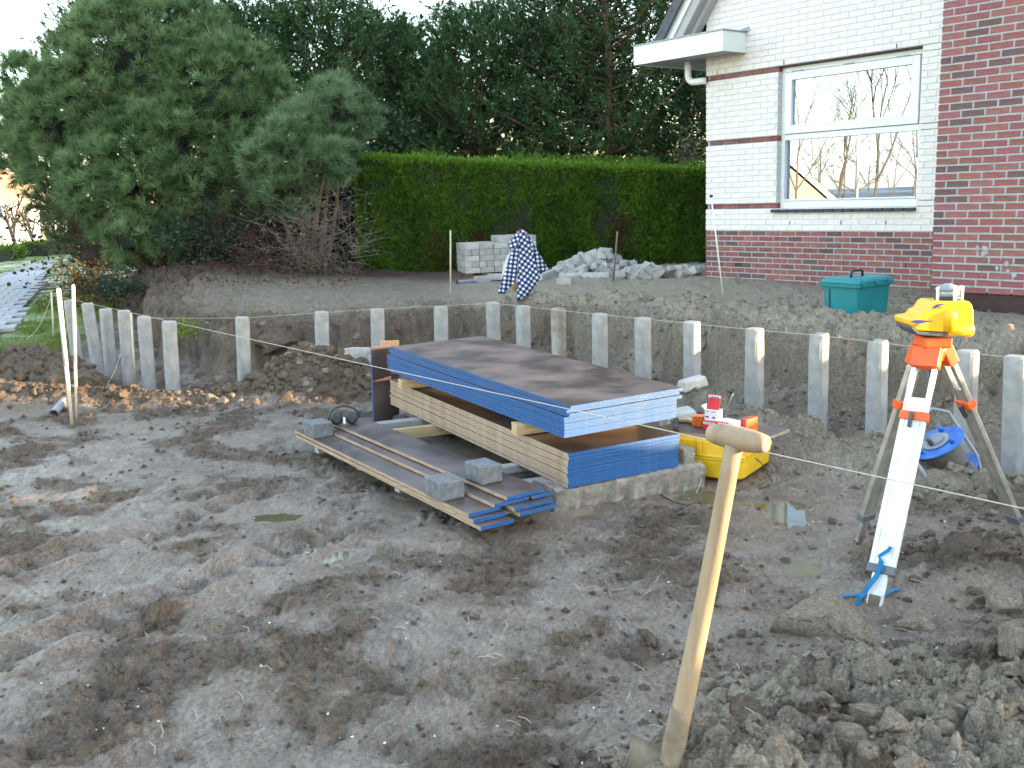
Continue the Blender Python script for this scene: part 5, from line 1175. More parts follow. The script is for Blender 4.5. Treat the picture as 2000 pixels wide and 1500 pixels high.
regs = [((1.15, 2.10, .50, .42), 1150, (.004, .034), 'clod_sand'), ((1.3, 2.6, .65, .5), 500, (.004, .020), 'clod'), ((2.3, 3.3, .45, .7), 300, (.008, .035), 'clod'), ((-1.72, 8.2, .42, .28), 320, (.02, .065), 'clod'), ((-4.3, 8.7, .7, .45), 330, (.02, .07), 'clod'),
        ((-3.2, 7.98, 1.1, .10), 420, (.010, .05), 'clod'), ((2.0, 4.1, .3, .2), 120, (.008, .03), 'clod'), ((.0, 6.5, 2.2, 1.6), 380, (.004, .018), 'clod'), ((-1.2, 3.6, 1.2, .9), 420, (.002, .012), 'clod'), ((.5, 3.2, .5, .5), 200, (.003, .016), 'clod'), ((-3, 6, 1.2, 1.0), 250, (.004, .02), 'clod')]
for (c, n, (s0_, s1_), mt) in regs:
    XY = np.array([(c[0]+rng.normal()*c[2], c[1]+rng.normal()*c[3]) for _ in range(n)]); XY = XY[(XY[:, 1] > 1.3)]
    XY = XY[np.hypot(XY[:, 0]-1.35, XY[:, 1]-3.47) > .05]
    Z = ground(XY[:, 0], XY[:, 1]); s = s0_+(s1_-s0_)*rng.random(len(XY))**3.2
    scatter('soil_clods', np.stack([XY[:, 0], XY[:, 1], Z+s*.02], 1), s, ic1 if s1_ > .02 else ic0, mt)
# along the trench wall and ridge
pt = []
for _ in range(1700):
    k = rng.random(); a = np.array([-2.99, 8.5]) if k < .4 else np.array([-.15, 9.1]); b = np.array([-.15, 9.1]) if k < .4 else np.array([3.2, 4.9]); q = a+(b-a)*rng.random(); nrm = np.array([-(b-a)[1], (b-a)[0]]); nrm /= np.linalg.norm(nrm); pt.append(q+nrm*(rng.normal()*.30 + (.45 if rng.random() < .45 else -.6)))
pt = np.array(pt); pt = pt[~((pt[:, 1] < 7.9) & (pt[:, 0] < 1.3) & (pt[:, 0] > -1.2))]; Z = ground(pt[:, 0], pt[:, 1]); s = .006+.045*rng.random(len(pt))**4
scatter('soil_clods', np.stack([pt[:, 0], pt[:, 1], Z+s*.0], 1), s, ic1, 'clod_sand')
# large clods, each one a thing
big = [((1610, 1235), .115, 'largest pale clod in front of the tripod foot'), ((1455, 1440), .05, 'clod right beside the spade shaft near the bottom edge'), ((1265, 1250), .035, 'small dark clod standing alone left of the spade shaft'), ((1375, 1270), .03, 'small clod just right of the spade shaft'),
       ((1880, 1085), .085, 'long dark lump right of the tripod front leg'), ((1935, 1090), .055, 'rounded dark lump at the right end of the long one'), ((1790, 1230), .05, 'rounded clod right of the largest pale clod'), ((1960, 1190), .07, 'big grey clod at the right edge'), ((1985, 1290), .06, 'clod at the right edge below the big grey one'),
       ((1700, 1330), .045, 'clod below and right of the largest pale clod'), ((1830, 1370), .055, 'clod in the right part of the foreground heap'), ((1560, 1390), .05, 'flat clod in the middle of the foreground heap'), ((1350, 1480), .05, 'muddy lump leaning on the spade socket'), ((1690, 1440), .045, 'clod near the bottom edge of the foreground heap'),
       ((545, 722), .14, 'big lump on the soil heap left of the concrete slabs'), ((600, 735), .13, 'broken lump on the right of the soil heap left of the slabs'), ((108, 752), .12, 'flat lump near the white poles, left one'), ((165, 748), .13, 'rounded lump right behind the white poles'), ((1225, 712), .11, 'pale lump at the foot of a post behind the panel stack'), ((1262, 1050), .03, 'small clod in the mud left of the spade')]
for i, ((x, y), s, lab) in enumerate(big):
    z = 0
    for _ in range(6): p = atz(x, y, z); z = .5*z+.5*gz(p.x, p.y)
    V, Fa = ic3[i % 6]; q = rng.uniform(0, 6); c, si = math.cos(q), math.sin(q); sx_ = s*(1.5 if 'long' in lab or 'largest' in lab else 1.15)
    V = V*1.45; W_ = np.stack([(V[:, 0]*sx_), V[:, 1]*s*.9, V[:, 2]*s*.9], 1)
    if 'long' not in lab and 'largest' not in lab: W_ = np.stack([W_[:, 0]*c-W_[:, 1]*si, W_[:, 0]*si+W_[:, 1]*c, W_[:, 2]], 1)
    o = npmesh('soil_clod', W_, Fa, 'ground', smooth=True); soilattr(o, 'clod_sand' if ('pale' in lab or 'grey' in lab or 'foreground' in lab) else 'clod'); o.location = (p.x, p.y, gz(p.x, p.y)+s*.18); tag(o, lab, 'clod', 'large lumps of soil')
n = 26000; yy = 1.5+8.5*rng.random(n)**1.25; xx = rng.uniform(-.62, .70, n)*yy; zz, sa_, gr_, we_, br_, li_ = ground(xx, yy, True); k = rng.random(n) < np.clip(1.1-we_*1.3, .04, 1); k &= gr_ < .2
xx, yy, zz, sa_ = xx[k], yy[k], zz[k], sa_[k]; s = (.0022+.010*rng.random(len(xx))**4)*(.6+yy*.14)
mk_ = sa_ > .4
for q_, mt in ((mk_, 'clod_sand'), (~mk_, 'clod')): scatter('soil_crumbs', np.stack([xx[q_], yy[q_], zz[q_]+s[q_]*.3], 1), s[q_], ic0, mt)
MT['pebble'] = M('white_pebbles', (.45, .42, .36), .5, (.75, .72, .66), 3)
n = 620; XY = np.stack([rng.uniform(-.95, .65, n), rng.random(n)], 1); YYp = 1.7+7.5*XY[:, 1]**1.5; XX = XY[:, 0]*YYp*.75; Z = ground(XX, YYp)
scatter('pebbles', np.stack([XX, YYp, Z+.001], 1), .0012+.0045*rng.random(n)**3, ic0, 'pebble')
mb = MB()
for _ in range(170):
    a = rng.uniform(-.9, .9); y = 2.2+rng.random()**1.3*6; x = a*y*.5; z = gz(x, y)+.004; q = rng.uniform(0, PI); l = rng.uniform(.015, .07)
    mb.tube([(x, y, z), (x+math.cos(q)*l*.5, y+math.sin(q)*l*.5, z+.006), (x+math.cos(q+.3)*l, y+math.sin(q+.3)*l, z+rng.uniform(0, .02))], .0009, 3)
tag(mb.build('straws', 'tan_stick'), kind='stuff')

# ------------------------------------------------------------------ foliage
def orient(A):
    A = A/np.linalg.norm(A, axis=1)[:, None]; h = np.where(np.abs(A[:, 2:3]) < .9, np.array([[0, 0, 1.]]), np.array([[1., 0, 0]])); X = np.cross(h, A); X /= np.linalg.norm(X, axis=1)[:, None]; Y = np.cross(A, X)
    q = rng.uniform(0, 2*PI, len(A))[:, None]; X2 = X*np.cos(q)+Y*np.sin(q); Y2 = -X*np.sin(q)+Y*np.cos(q); return X2, Y2, A
def place(P, A, Sc, protos, tone):
    P = np.asarray(P); A = np.asarray(A); VV = []; TT = []; which = rng.integers(len(protos), size=len(P)); nf = 0; FFF = []
    for k, (V, Fa, Tn) in enumerate(protos):
        m_ = which == k
        if not m_.any(): continue
        X, Y, Zx = orient(A[m_]); s = np.asarray(Sc)[m_][:, None, None]
        W_ = (V[None, :, 0:1]*X[:, None]+V[None, :, 1:2]*Y[:, None]+V[None, :, 2:3]*Zx[:, None])*s+P[m_][:, None]
        n = m_.sum(); VV.append(W_.reshape(-1, 3)); TT.append(np.clip(Tn[None]*.75+tone[m_][:, None], 0, 1).ravel()); FFF.append((Fa[None]+(np.arange(n)*len(V))[:, None, None]+nf).reshape(-1, Fa.shape[1])); nf += n*len(V)
    return np.concatenate(VV), np.concatenate(FFF), np.concatenate(TT)
def needles(n, L_, w, stem, amin, amax, seed):
    r = np.random.default_rng(seed); V = []; Fa = []; T = []
    for i in range(n):
        a = amin+(amax-amin)*r.random()**.8; q = r.uniform(0, 2*PI); b = r.random()*stem; d = np.array([math.sin(a)*math.cos(q), math.sin(a)*math.sin(q), math.cos(a)]); l = L_*r.uniform(.75, 1.1)
        s = np.cross(d, r.normal(size=3)); s /= np.linalg.norm(s); p = np.array([0, 0, b]); o = len(V); V += [p-s*w/2, p+s*w/2, p+d*l+np.array([0, 0, -.08*l*math.sin(a)])]; Fa.append([o, o+1, o+2]); T += [.1, .1, .9]
    return np.array(V), np.array(Fa), np.array(T)
TA = [needles(44, .165, .0085, .08, .10, 1.15, s) for s in range(4)]
TB = [needles(24, .10, .018, .26, .35, 1.05, s+10) for s in range(4)]
def lobes(L_, dens, up=.55, cl=4, spread=.11):
    C_ = np.array([(*atY(x, y, Y_), ) for x, y, r, Y_ in L_]); R_ = np.array([r*Y_/F for x, y, r, Y_ in L_]); P = []; A = []
    for i in range(len(L_)):
        n = int(dens*4*PI*R_[i]**2); d = rng.normal(size=(n, 3)); d /= np.linalg.norm(d, axis=1)[:, None]
        rad = R_[i]*(1-.16*rng.random(n)**2+.07*rng.normal(size=n)); p = C_[i]+d*rad[:, None]*np.array([1, .85, .95])
        ok = np.ones(n, bool)
        for j in range(len(L_)):
            if j != i: ok &= np.linalg.norm((p-C_[j])/np.array([1, .85, .95]), axis=1) > R_[j]*.86
        ok &= ~((d[:, 1] > .35) & (rng.random(n) < .75)); ok &= ~((d[:, 2] < -.45) & (rng.random(n) < .35))
        P.append(p[ok]); A.append(d[ok]*.85+np.array([0, -.12, up]))
    P = np.concatenate(P); A = np.concatenate(A); n = len(P)
    P2 = [P]; A2 = [A]; tn = rng.normal(size=n)*.17; T2 = [tn]
    for k in range(cl-1):
        o = rng.normal(size=(n, 3)); o[:, 2] = o[:, 2]*.5-.5; P2.append(P+o*spread*.75); A2.append(A*.7+rng.normal(size=(n, 3))*.45); T2.append(tn-.06+rng.normal(size=n)*.04)
    return np.concatenate(P2), np.concatenate(A2), np.concatenate(T2), C_, R_
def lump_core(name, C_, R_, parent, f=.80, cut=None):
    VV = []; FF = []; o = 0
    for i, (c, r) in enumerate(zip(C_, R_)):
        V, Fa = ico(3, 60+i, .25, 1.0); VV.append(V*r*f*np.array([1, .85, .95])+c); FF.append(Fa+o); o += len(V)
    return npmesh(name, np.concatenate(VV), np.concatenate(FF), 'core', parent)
def limb(mb, a, b, r0, r1, bend=.15, n=6):
    a = Vector(a); b = Vector(b); L_ = (b-a).length; o = Vector((random.gauss(0, 1), random.gauss(0, 1), random.gauss(0, .6)))*L_*bend
    mb.tube([a.lerp(b, i/n)+o*math.sin(PI*i/n) for i in range(n+1)], [r0+(r1-r0)*i/n for i in range(n+1)], 6)
LP1 = [(300, 130, 140, 16.4), (430, 190, 115, 16.0), (190, 230, 125, 16.2), (110, 265, 95, 16.8), (330, 320, 125, 15.5), (465, 280, 85, 15.7), (230, 370, 95, 15.6), (420, 395, 72, 15.3), (130, 345, 70, 16.3), (68, 250, 62, 17.0), (250, 75, 95, 17.0), (350, 60, 80, 17.0), (75, 160, 55, 17.2), (160, 130, 65, 17.0), (245, 470, 40, 14.8), (310, 455, 38, 14.9), (150, 435, 45, 16.4), (40, 305, 42, 17.2)]
big_pine = thing('pine_tree', 'very large round mounded pine with long soft green needles at the left of the picture', 'pine tree', (atY(330, 500, 16.2)[:2][0], 16.2, .5))
def local(o): return o
P, A, T_, C_, R_ = lobes(LP1, 24, .8, 4, .13)
off = np.array(big_pine.location)
V, Fa, Tn = place(P-off, A, rng.uniform(.85, 1.35, len(P)), TA, T_); npmesh('crown', V, Fa, 'needle', big_pine, Tn)
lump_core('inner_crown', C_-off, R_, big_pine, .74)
mb = MB(); c0 = Vector((0, 0, -.3))
for x, y, r, Y_ in LP1[:12]: limb(mb, c0+Vector((random.uniform(-.3, .3), random.uniform(-.2, .2), 0)), atY(x, y+10, Y_-.1)-Vector(off), .09, .02, .06)
mb.build('trunk', 'bark', big_pine)
LP2 = [(590, 290, 68, 14.6), (655, 225, 55, 14.9), (640, 310, 45, 14.5), (530, 320, 45, 14.7), (690, 225, 36, 15.0), (600, 235, 35, 14.8), (560, 370, 40, 14.6), (650, 180, 28, 15.0)]
p2 = thing('pine_tree', 'smaller grey-green pine standing between the big mounded pine and the hedge', 'pine tree', (atY(610, 500, 14.7)[0], 14.8, .45))
P, A, T_, C_, R_ = lobes(LP2, 40, .8); off2 = np.array(p2.location)
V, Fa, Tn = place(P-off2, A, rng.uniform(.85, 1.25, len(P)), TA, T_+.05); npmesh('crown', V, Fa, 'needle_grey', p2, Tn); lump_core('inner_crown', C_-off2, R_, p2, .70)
mb = MB()
for x, y, r, Y_ in LP2: limb(mb, (0, 0, -.2), atY(x, y, Y_)-Vector(off2), .05, .012, .08)
mb.build('trunk', 'bark', p2)
def pine(X, Y_, H, R, n, lab, base=.4, seed=0, cut=1.0):
    t = thing('pine_tree', lab, 'pine tree', (X, Y_, base), 0, None)
    P = []; A = []; tr = MB(); tr.tube([(0, 0, 0), (.05, 0, H*.5), (0, .03, H*.97)], [.13, .08, .02], 7)
    nb = int(n/24)
    for b in range(nb):
        f = (b+.5)/nb; z = H*(.10+.87*f); L_ = R*(1-f**2.6)**.75*random.uniform(.7, 1.15)+.22; q = b*2.4+random.uniform(-.4, .4); up_ = .25+.6*f
        d = Vector((math.cos(q), math.sin(q)*.9, 0)); a = Vector((0, 0, z)); e = a+d*L_+Vector((0, 0, L_*up_*.7))
        m_ = a.lerp(e, .5)-Vector((0, 0, L_*.10)); tr.tube([a, m_, e], [.03, .018, .008], 4, cap=False)
        for k in range(24):
            s = random.uniform(.35, 1.03); c = (a.lerp(m_, s*2) if s < .5 else m_.lerp(e, s*2-1)); w_ = .30*(1.15-s)+.10
            P.append(c+Vector((random.gauss(0, w_), random.gauss(0, w_), random.gauss(0, w_*.45)+.03))); A.append((d.x*.55+random.gauss(0, .35), d.y*.55+random.gauss(0, .35)-.05, .75+random.gauss(0, .25)))
    P.append(Vector((0, 0, H*.97))); A.append((0, 0, 1))
    P = np.array([p[:] for p in P]); A = np.array(A); T_ = rng.normal(size=len(P))*.15
    V, Fa, Tn = place(P, A, rng.uniform(.85, 1.45, len(P)), TB, T_); npmesh('crown', V, Fa, 'needle2', t, Tn); tr.build('trunk', 'bark', t)
    return t
    cc = [(0, 0, H*.22), (0, 0, H*.38), (0, .1, H*.52)]; rr2 = [R*.62, R*.55, R*.42]
    lump_core('inner_crown', np.array(cc), np.array(rr2), t, .8)
def px2X(px, Y_): return atY(px, 300, Y_).x
specs = [(235, -30, 20.5, 1.7, 'dark pine whose top shows above the left part of the big mounded pine'), (385, 60, 20.0, 1.6, 'dark pine mostly hidden behind the big mounded pine'), (500, 25, 19.6, 1.6, 'dark pine rising just right of the top of the big mounded pine'), (640, 5, 19.4, 1.55, 'dark pine above the small grey-green pine, with a gap of sky to its right'), (750, 62, 19.8, 1.2, 'dark pine with the lower top left of the gap of sky over the hedge'),
         (925, 38, 19.2, 1.35, 'dark pine over the middle of the hedge, right of the gap of sky'), (1060, -60, 20.2, 1.7, 'tall dark pine behind the hedge, second to the left of the house'), (1180, -150, 19.0, 1.9, 'tallest dark pine behind the hedge, left of the white eave box'), (1330, -120, 20.0, 1.9, 'dark pine partly hidden by the white eave box'), (840, 150, 21.5, 1.6, 'lower dark pine far behind in the gap over the hedge'), (1120, 60, 21.8, 1.7, 'dark pine far behind between the two tallest ones'), (1420, 100, 18.6, 1.6, 'dark pine whose edge shows between the hedge and the downpipe')]
for i, (px, py, Y_, R, lab) in enumerate(specs):
    top = atY(px, py, Y_); pine(top.x, Y_, top.z-.4, R*1.1, 2300, lab)
# hedge
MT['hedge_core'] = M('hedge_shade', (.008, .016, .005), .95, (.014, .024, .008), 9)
hz0 = .40; YH = 15.1
hA = atY(694, 300, YH); hB = atY(1378, 326, YH); HX0, HX1 = hA.x, 5.2
def htop(x): return hA.z-.03+(hB.z-hA.z)*(x-HX0)/(hB.x-HX0)
hd = thing('hedge', 'tall neatly clipped green conifer hedge with a few brown patches behind the pavers', 'hedge', (HX0, YH, hz0))
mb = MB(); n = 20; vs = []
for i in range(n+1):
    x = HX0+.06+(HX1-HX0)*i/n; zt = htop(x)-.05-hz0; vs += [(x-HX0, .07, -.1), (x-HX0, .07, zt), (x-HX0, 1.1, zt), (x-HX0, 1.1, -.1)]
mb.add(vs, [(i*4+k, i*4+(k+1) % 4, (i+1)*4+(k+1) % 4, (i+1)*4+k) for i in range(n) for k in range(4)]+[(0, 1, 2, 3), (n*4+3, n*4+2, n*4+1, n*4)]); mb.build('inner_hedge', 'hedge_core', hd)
def spray(seed):
    r = np.random.default_rng(seed); V = []; Fa = []; T = []
    for i in range(4):
        a = r.normal()*.5; d = np.array([math.sin(a), r.normal()*.35, math.cos(a)]); d /= np.linalg.norm(d); s = np.cross(d, [0, 1, .2]); s /= np.linalg.norm(s); l = r.uniform(.028, .05); w = r.uniform(.007, .012); p = r.normal(size=3)*.010; o = len(V)
        V += [p-s*w*.4, p+s*w, p+d*l]; Fa.append([o, o+1, o+2]); T += [.25, .35, .85]
    return np.array(V), np.array(Fa), np.array(T)
TS = [spray(s) for s in range(6)]
nS = 34000
x = rng.uniform(0, HX1-HX0, nS); hh = htop(x+HX0)-hz0; z = rng.random(nS)*hh; bump = .045*fbm(x*1.0, z, 2.2, 3, .6, 50)+.05*fbm(x*3, z*.35, .9, 2, .5, 51)
y = .02-bump+rng.random(nS)*.05; P = np.stack([x, y, z], 1); A = np.stack([rng.normal(size=nS)*.35, -.75+rng.normal(size=nS)*.25, .75+rng.normal(size=nS)*.3], 1)
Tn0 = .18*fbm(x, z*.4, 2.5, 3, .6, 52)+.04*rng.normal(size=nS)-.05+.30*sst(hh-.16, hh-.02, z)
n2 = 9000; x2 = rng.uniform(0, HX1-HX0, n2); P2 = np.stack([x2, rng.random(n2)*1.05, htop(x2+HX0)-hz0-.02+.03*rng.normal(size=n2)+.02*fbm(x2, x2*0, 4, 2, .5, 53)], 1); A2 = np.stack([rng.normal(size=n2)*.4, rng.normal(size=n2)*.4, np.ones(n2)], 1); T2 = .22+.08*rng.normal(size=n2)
n3 = 2500; P3_ = np.stack([-.0-rng.random(n3)*.04, rng.random(n3)*1.0, rng.random(n3)*(hA.z-hz0)], 1); A3 = np.stack([-np.ones(n3), rng.normal(size=n3)*.3, .7+rng.normal(size=n3)*.3], 1); T3 = -.02+.05*rng.normal(size=n3)
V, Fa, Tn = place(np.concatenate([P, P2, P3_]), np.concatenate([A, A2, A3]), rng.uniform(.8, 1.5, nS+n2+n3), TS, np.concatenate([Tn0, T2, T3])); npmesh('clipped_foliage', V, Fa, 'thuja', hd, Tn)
# loose shoots standing above the top
n4 = 1500; x4 = rng.uniform(0, HX1-HX0, n4); keep = fbm(x4, x4*0, 1.1, 2, .5, 54)+rng.normal(size=n4)*.15 > -.05; x4 = x4[keep]; n4 = len(x4); V4 = needles(16, .05, .010, .16, .3, .9, 77)
V, Fa, Tn = place(np.stack([x4, rng.random(n4)*.7+.1, htop(x4+HX0)-hz0-.01+rng.random(n4)*.05], 1), np.stack([rng.normal(size=n4)*.35, rng.normal(size=n4)*.3, np.ones(n4)], 1), rng.uniform(.4, 1.1, n4), [V4], .15+.1*rng.normal(size=n4)); npmesh('loose_shoots', V, Fa, 'thuja', hd, Tn)
MT['deadspray'] = leafmat('dead_hedge_sprays', (.07, .035, .02), (.22, .11, .06))
cl = []
for (px, py, sx_, sz_) in ((1208, 435, .09, .09), (860, 505, .12, .14), (850, 470, .06, .1), (935, 460, .05, .05), (1210, 470, .05, .1), (1012, 455, .05, .05)):
    c = atY(px, py, YH); 
    for _ in range(int(1500*sx_)): cl.append((c.x-HX0+rng.normal()*sx_, -.03+rng.random()*.04, c.z-hz0+rng.normal()*sz_))
cl = np.array(cl); cl = cl[cl[:, 2] > 0]; V, Fa, Tn = place(cl, np.stack([rng.normal(size=len(cl))*.4, -np.ones(len(cl))*.7, .6+rng.normal(size=len(cl))*.3], 1), rng.uniform(.7, 1.2, len(cl)), TS, rng.normal(size=len(cl))*.15); npmesh('brown_patch', V, Fa, 'deadspray', hd, Tn)

# ------------------------------------------------------------------ undergrowth
def twigs(c, r, n, L_, w, seed, up=.5):
    r_ = np.random.default_rng(seed); V = []; Fa = []
    for i in range(n):
        p = np.array(c)+r_.normal(size=3)*np.array(r)*.55; d = r_.normal(size=3); d[2] = abs(d[2])*up+.1; d /= np.linalg.norm(d); l = L_*r_.uniform(.4, 1.2); k = 4
        bend = r_.normal(size=3)*.35; q = p.copy(); s = np.cross(d, r_.normal(size=3)); s /= np.linalg.norm(s); o = len(V); u = np.cross(d, s)
        for j in range(k+1):
            ww = w*(1-j/(k+.6)); V += [q+s*ww, q-s*ww*.5+u*ww*.8, q-s*ww*.5-u*ww*.8]; d2 = d+bend*j/k; d2 /= np.linalg.norm(d2); q = q+d2*l/k
        for j in range(k):
            for m_ in range(3): a = o+j*3+m_; b = o+j*3+(m_+1) % 3; Fa.append([a, b, b+3]); Fa.append([a, b+3, a+3])
    return np.array(V), np.array(Fa)
LEAF = []
for s in range(3):
    V = np.array([[0, 0, 0], [.5, .15, .45], [0, 0, 1.], [-.5, .15, .45]])*np.array([.7, 1, 1]); LEAF.append((V, np.array([[0, 1, 2, 3]]), np.array([.3, .5, .8, .5])))
def bush(name, lab, cat, px, py, Y_, rx, rz, nt, L_, w, tm, leaves, lm, lsize, seed, core=False):
    c = atY(px, py, Y_); t = thing(name, lab, cat, (c.x, c.y, gz(c.x, c.y))); o = np.array(t.location); cc = np.array(c)-o
    V, Fa = twigs(cc-np.array([0, 0, rz*.25]), (rx, rx*.6, rz), nt, L_, w, seed); V = V[:]; tag(npmesh('stems', V, Fa, tm, t), kind='stuff')
    if core:
        lump_core('inner_bush', np.array([cc+np.array([dx*rx*.45, .15, -rz*.15]) for dx in (-1, 0, 1)]), np.array([min(rx, rz)*.75]*3), t, 1)
    if leaves:
        P = cc+rng.normal(size=(leaves, 3))*np.array([rx, rx*.5, rz])*.6; P[:, 2] = np.maximum(P[:, 2], .02); V, Fa, Tn = place(P, rng.normal(size=(leaves, 3))+np.array([0, -.3, .4]), rng.uniform(.6, 1.3, leaves)*lsize, LEAF, rng.normal(size=leaves)*.25); npmesh('leaves', V, Fa, lm, t, Tn)
    return t
bush('bare_shrub', 'tangled bare grey-brown shrub with a few pale leaves left of the hedge', 'shrub', 620, 465, 14.0, .55, .60, 560, .55, .0045, 'twig', 420, 'leafpale', .045, 3)
bush('bare_shrub', 'lower sprawling bare brown bramble left of the tangled grey shrub', 'shrub', 520, 500, 14.2, .55, .35, 300, .45, .004, 'redtwig', 120, 'leafpale', .035, 4)
bush('leafy_shrub', 'dark green ivy-like shrub under the big pine', 'shrub', 390, 470, 14.7, .55, .35, 120, .35, .004, 'redtwig', 1500, 'ivy', .055, 5, True)
bush('twiggy_undergrowth', 'dark red-brown thicket of dead twigs under the left side of the big pine', 'undergrowth', 235, 440, 15.8, 1.0, .75, 1700, .55, .005, 'redtwig', 0, 'ivy', .05, 6)
bush('twiggy_undergrowth', 'dark brown thicket of dead twigs under the right side of the big pine', 'undergrowth', 450, 465, 15.2, .9, .55, 1100, .5, .005, 'redtwig', 200, 'ivy', .045, 7)
bush('berry_shrub', 'low shrub with orange autumn leaves beside the path behind the white poles', 'shrub', 170, 548, 13.9, .42, .26, 260, .3, .004, 'redtwig', 700, 'leafauto', .045, 8, True)
bush('berry_shrub', 'low mixed green shrub on the brown bank behind the left row of posts', 'shrub', 225, 560, 13.4, .5, .20, 160, .25, .004, 'redtwig', 600, 'ivy', .05, 9, True)
bush('small_tree', 'pale green sprig of a leafy shrub rising above the hedge beside the house', 'shrub', 1345, 300, 15.9, .16, .34, 50, .3, .004, 'twig', 170, 'leafpale', .07, 10)
bush('weed', 'small pale weed growing on top of the bank behind the corner post', 'weed', 365, 640, 9.6, .12, .08, 10, .1, .003, 'twig', 90, 'blade', .05, 12)
bush('evergreen_shrub', 'dark evergreen shrub closing the gap behind the trunk of the big pine', 'shrub', 250, 450, 18.6, 1.7, .9, 200, .5, .006, 'redtwig', 2200, 'ivy', .10, 21, True)
bush('evergreen_shrub', 'dark evergreen shrub closing the gap behind the tangled grey shrub', 'shrub', 530, 445, 18.0, 1.8, .9, 200, .5, .006, 'redtwig', 2200, 'ivy', .10, 22, True)
bush('evergreen_shrub', 'dark evergreen shrub behind the left end of the hedge', 'shrub', 690, 380, 17.0, .9, 1.0, 120, .5, .006, 'redtwig', 1200, 'ivy', .10, 23, True)
n = 5200; x = rng.uniform(-10, -2, n); y = rng.uniform(12.8, 17.5, n); z = ground(x, y); k = z > .25; x, y, z = x[k], y[k], z[k]
V, Fa, Tn = place(np.stack([x, y, z+.01], 1), rng.normal(size=(len(x), 3))+np.array([0, 0, .6]), rng.uniform(.02, .055, len(x)), LEAF, rng.normal(size=len(x))*.3); o = npmesh('leaf_litter', V, Fa, 'litter', None, Tn); tag(o, kind='stuff')
n = 26000; x = rng.uniform(-11, -4.6, n); y = rng.uniform(9.4, 20, n); _, _, g_, _, _, _ = ground(x, y, True); z = ground(x, y); k = (g_ > .35); x, y, z = x[k], y[k], z[k]
k = np.array([not inpath(Vector((a, b, 0))) for a, b in zip(x, y)]); x, y, z = x[k], y[k], z[k]
BL_ = [(np.array([[-.09, 0, 0], [.09, 0, 0], [0, .25, 1.]]), np.array([[0, 1, 2]]), np.array([.1, .1, .8]))]
V, Fa, Tn = place(np.stack([x, y, z-.003], 1), rng.normal(size=(len(x), 3))*.45+np.array([0, 0, 1]), rng.uniform(.02, .05, len(x)), BL_, rng.normal(size=len(x))*.2+.15*fbm(x, y, 1, 2, .5, 60)); o = npmesh('grass', V, Fa, 'blade', None, Tn); tag(o, kind='stuff')

# ------------------------------------------------------------------ street at the far left
fa = atY(-60, 487, 66); fb = atY(112, 487, 70.5); dd = Vector((fb.x-fa.x, fb.y-fa.y, 0)); LW = dd.length
rh = thing('row_house', 'sunlit row house with orange roof and white panels far down the path', 'house', (fa.x, fa.y, fa.z), math.atan2(dd.y, dd.x))
HE = 3.15
MB().box2((-9, 0, -1), (LW*.98, 7, HE)).build('wall', 'facade', rh)
MB().box2((-9, -.12, HE), (LW*.98, .0, HE+.22)).build('gutter', 'white_paint', rh)
r_ = MB(); r_.add([(-9, -.3, HE+.1), (LW*1.0, -.3, HE+.1), (LW*.55, 3.6, HE+3.1), (-9, 3.6, HE+3.1), (-9, 7.3, HE+.1), (LW*1.0, 7.3, HE+.1)], [(0, 1, 2, 3), (3, 2, 5, 4), (1, 5, 2)]); r_.build('roof', 'roof_orange', rh)
for (a, b, c, d, mt) in ((.3, 1.7, 1.9, 2.9, 'white_paint'), (2.3, 3.3, 1.9, 2.9, 'pipe_grey'), (4.2, 5.0, .9, 2.9, 'white_paint'), (.4, 2.6, .95, 1.35, 'white_paint'), (5.2, 6.0, 1.0, 3.0, 'white_paint')):
    w_ = MB().box2((a, -.05, c), (b, .0, d)).build('panel' if mt == 'white_paint' else 'window', mt, rh)
MB().box2((2.6, -.04, 0), (4.3, 0, .95)).build('garage_door', 'pipe_grey', rh)
def greybox(name, lab, cat, a, b, z0, z1, dep, mat):
    A = atY(*a); B_ = atY(*b); d = B_-A; t = MB().box2((0, 0, z0), (Vector((d.x, d.y, 0)).length, dep, z1)).build(name, mat); t.location = (A.x, A.y, 0); t.rotation_euler = (0, 0, math.atan2(d.y, d.x)); tag(t, lab, cat)
bz = atY(50, 498, 52).z
greybox('garden_wall', 'low sunlit tan brick wall in front of the row house', 'wall', (-40, 490, 50), (95, 486, 54), bz-.4, bz+.42, .25, 'facade')
def boxhedge(lab, pa_, pb_, h, Y_, mat='thuja'):
    A = atY(*pa_, Y_); B_ = atY(*pb_, Y_+1); n = 2600; t_ = rng.random(n); q = rng.random((n, 3)); P = np.stack([A.x+(B_.x-A.x)*t_, A.y+(B_.y-A.y)*t_+q[:, 0]*.8, A.z+h*q[:, 1]], 1); t = thing('low_hedge', lab, 'hedge', tuple(A))
    V, Fa, Tn = place(P-np.array(A), rng.normal(size=(n, 3))+np.array([0, -.5, .8]), rng.uniform(2.2, 4, n), TS, rng.normal(size=n)*.1); npmesh('leaves', V, Fa, mat, t, Tn)
    MB().box2((.05, .1, -.3), (B_.x-A.x, .8, h*.9)).build('inner_hedge', 'hedge_core', t)
boxhedge('low dark green clipped hedge along the far end of the path', (40, 502), (118, 500), .42, 33)
boxhedge('low green hedge at the far left beside the path', (-60, 512), (28, 505), .35, 30)
for (px, y0_, y1_, Y_, r, lab) in ((3, 400, 500, 45, .09, 'white post at the very left edge in the street'), (48, 455, 497, 46, .10, 'sunlit yellow-white post in front of the row house'), (80, 385, 495, 48, .05, 'thin pale lamp post in front of the row house'), (95, 440, 492, 47, .05, 'thin grey post right of the lamp post in the street')):
    a = atY(px, y1_, Y_); b = atY(px-2, y0_, Y_); tag(MB().tube([a-Vector((0, 0, .6)), b], r, 8).build('street_post', 'pole'), lab, 'post', 'posts in the street')
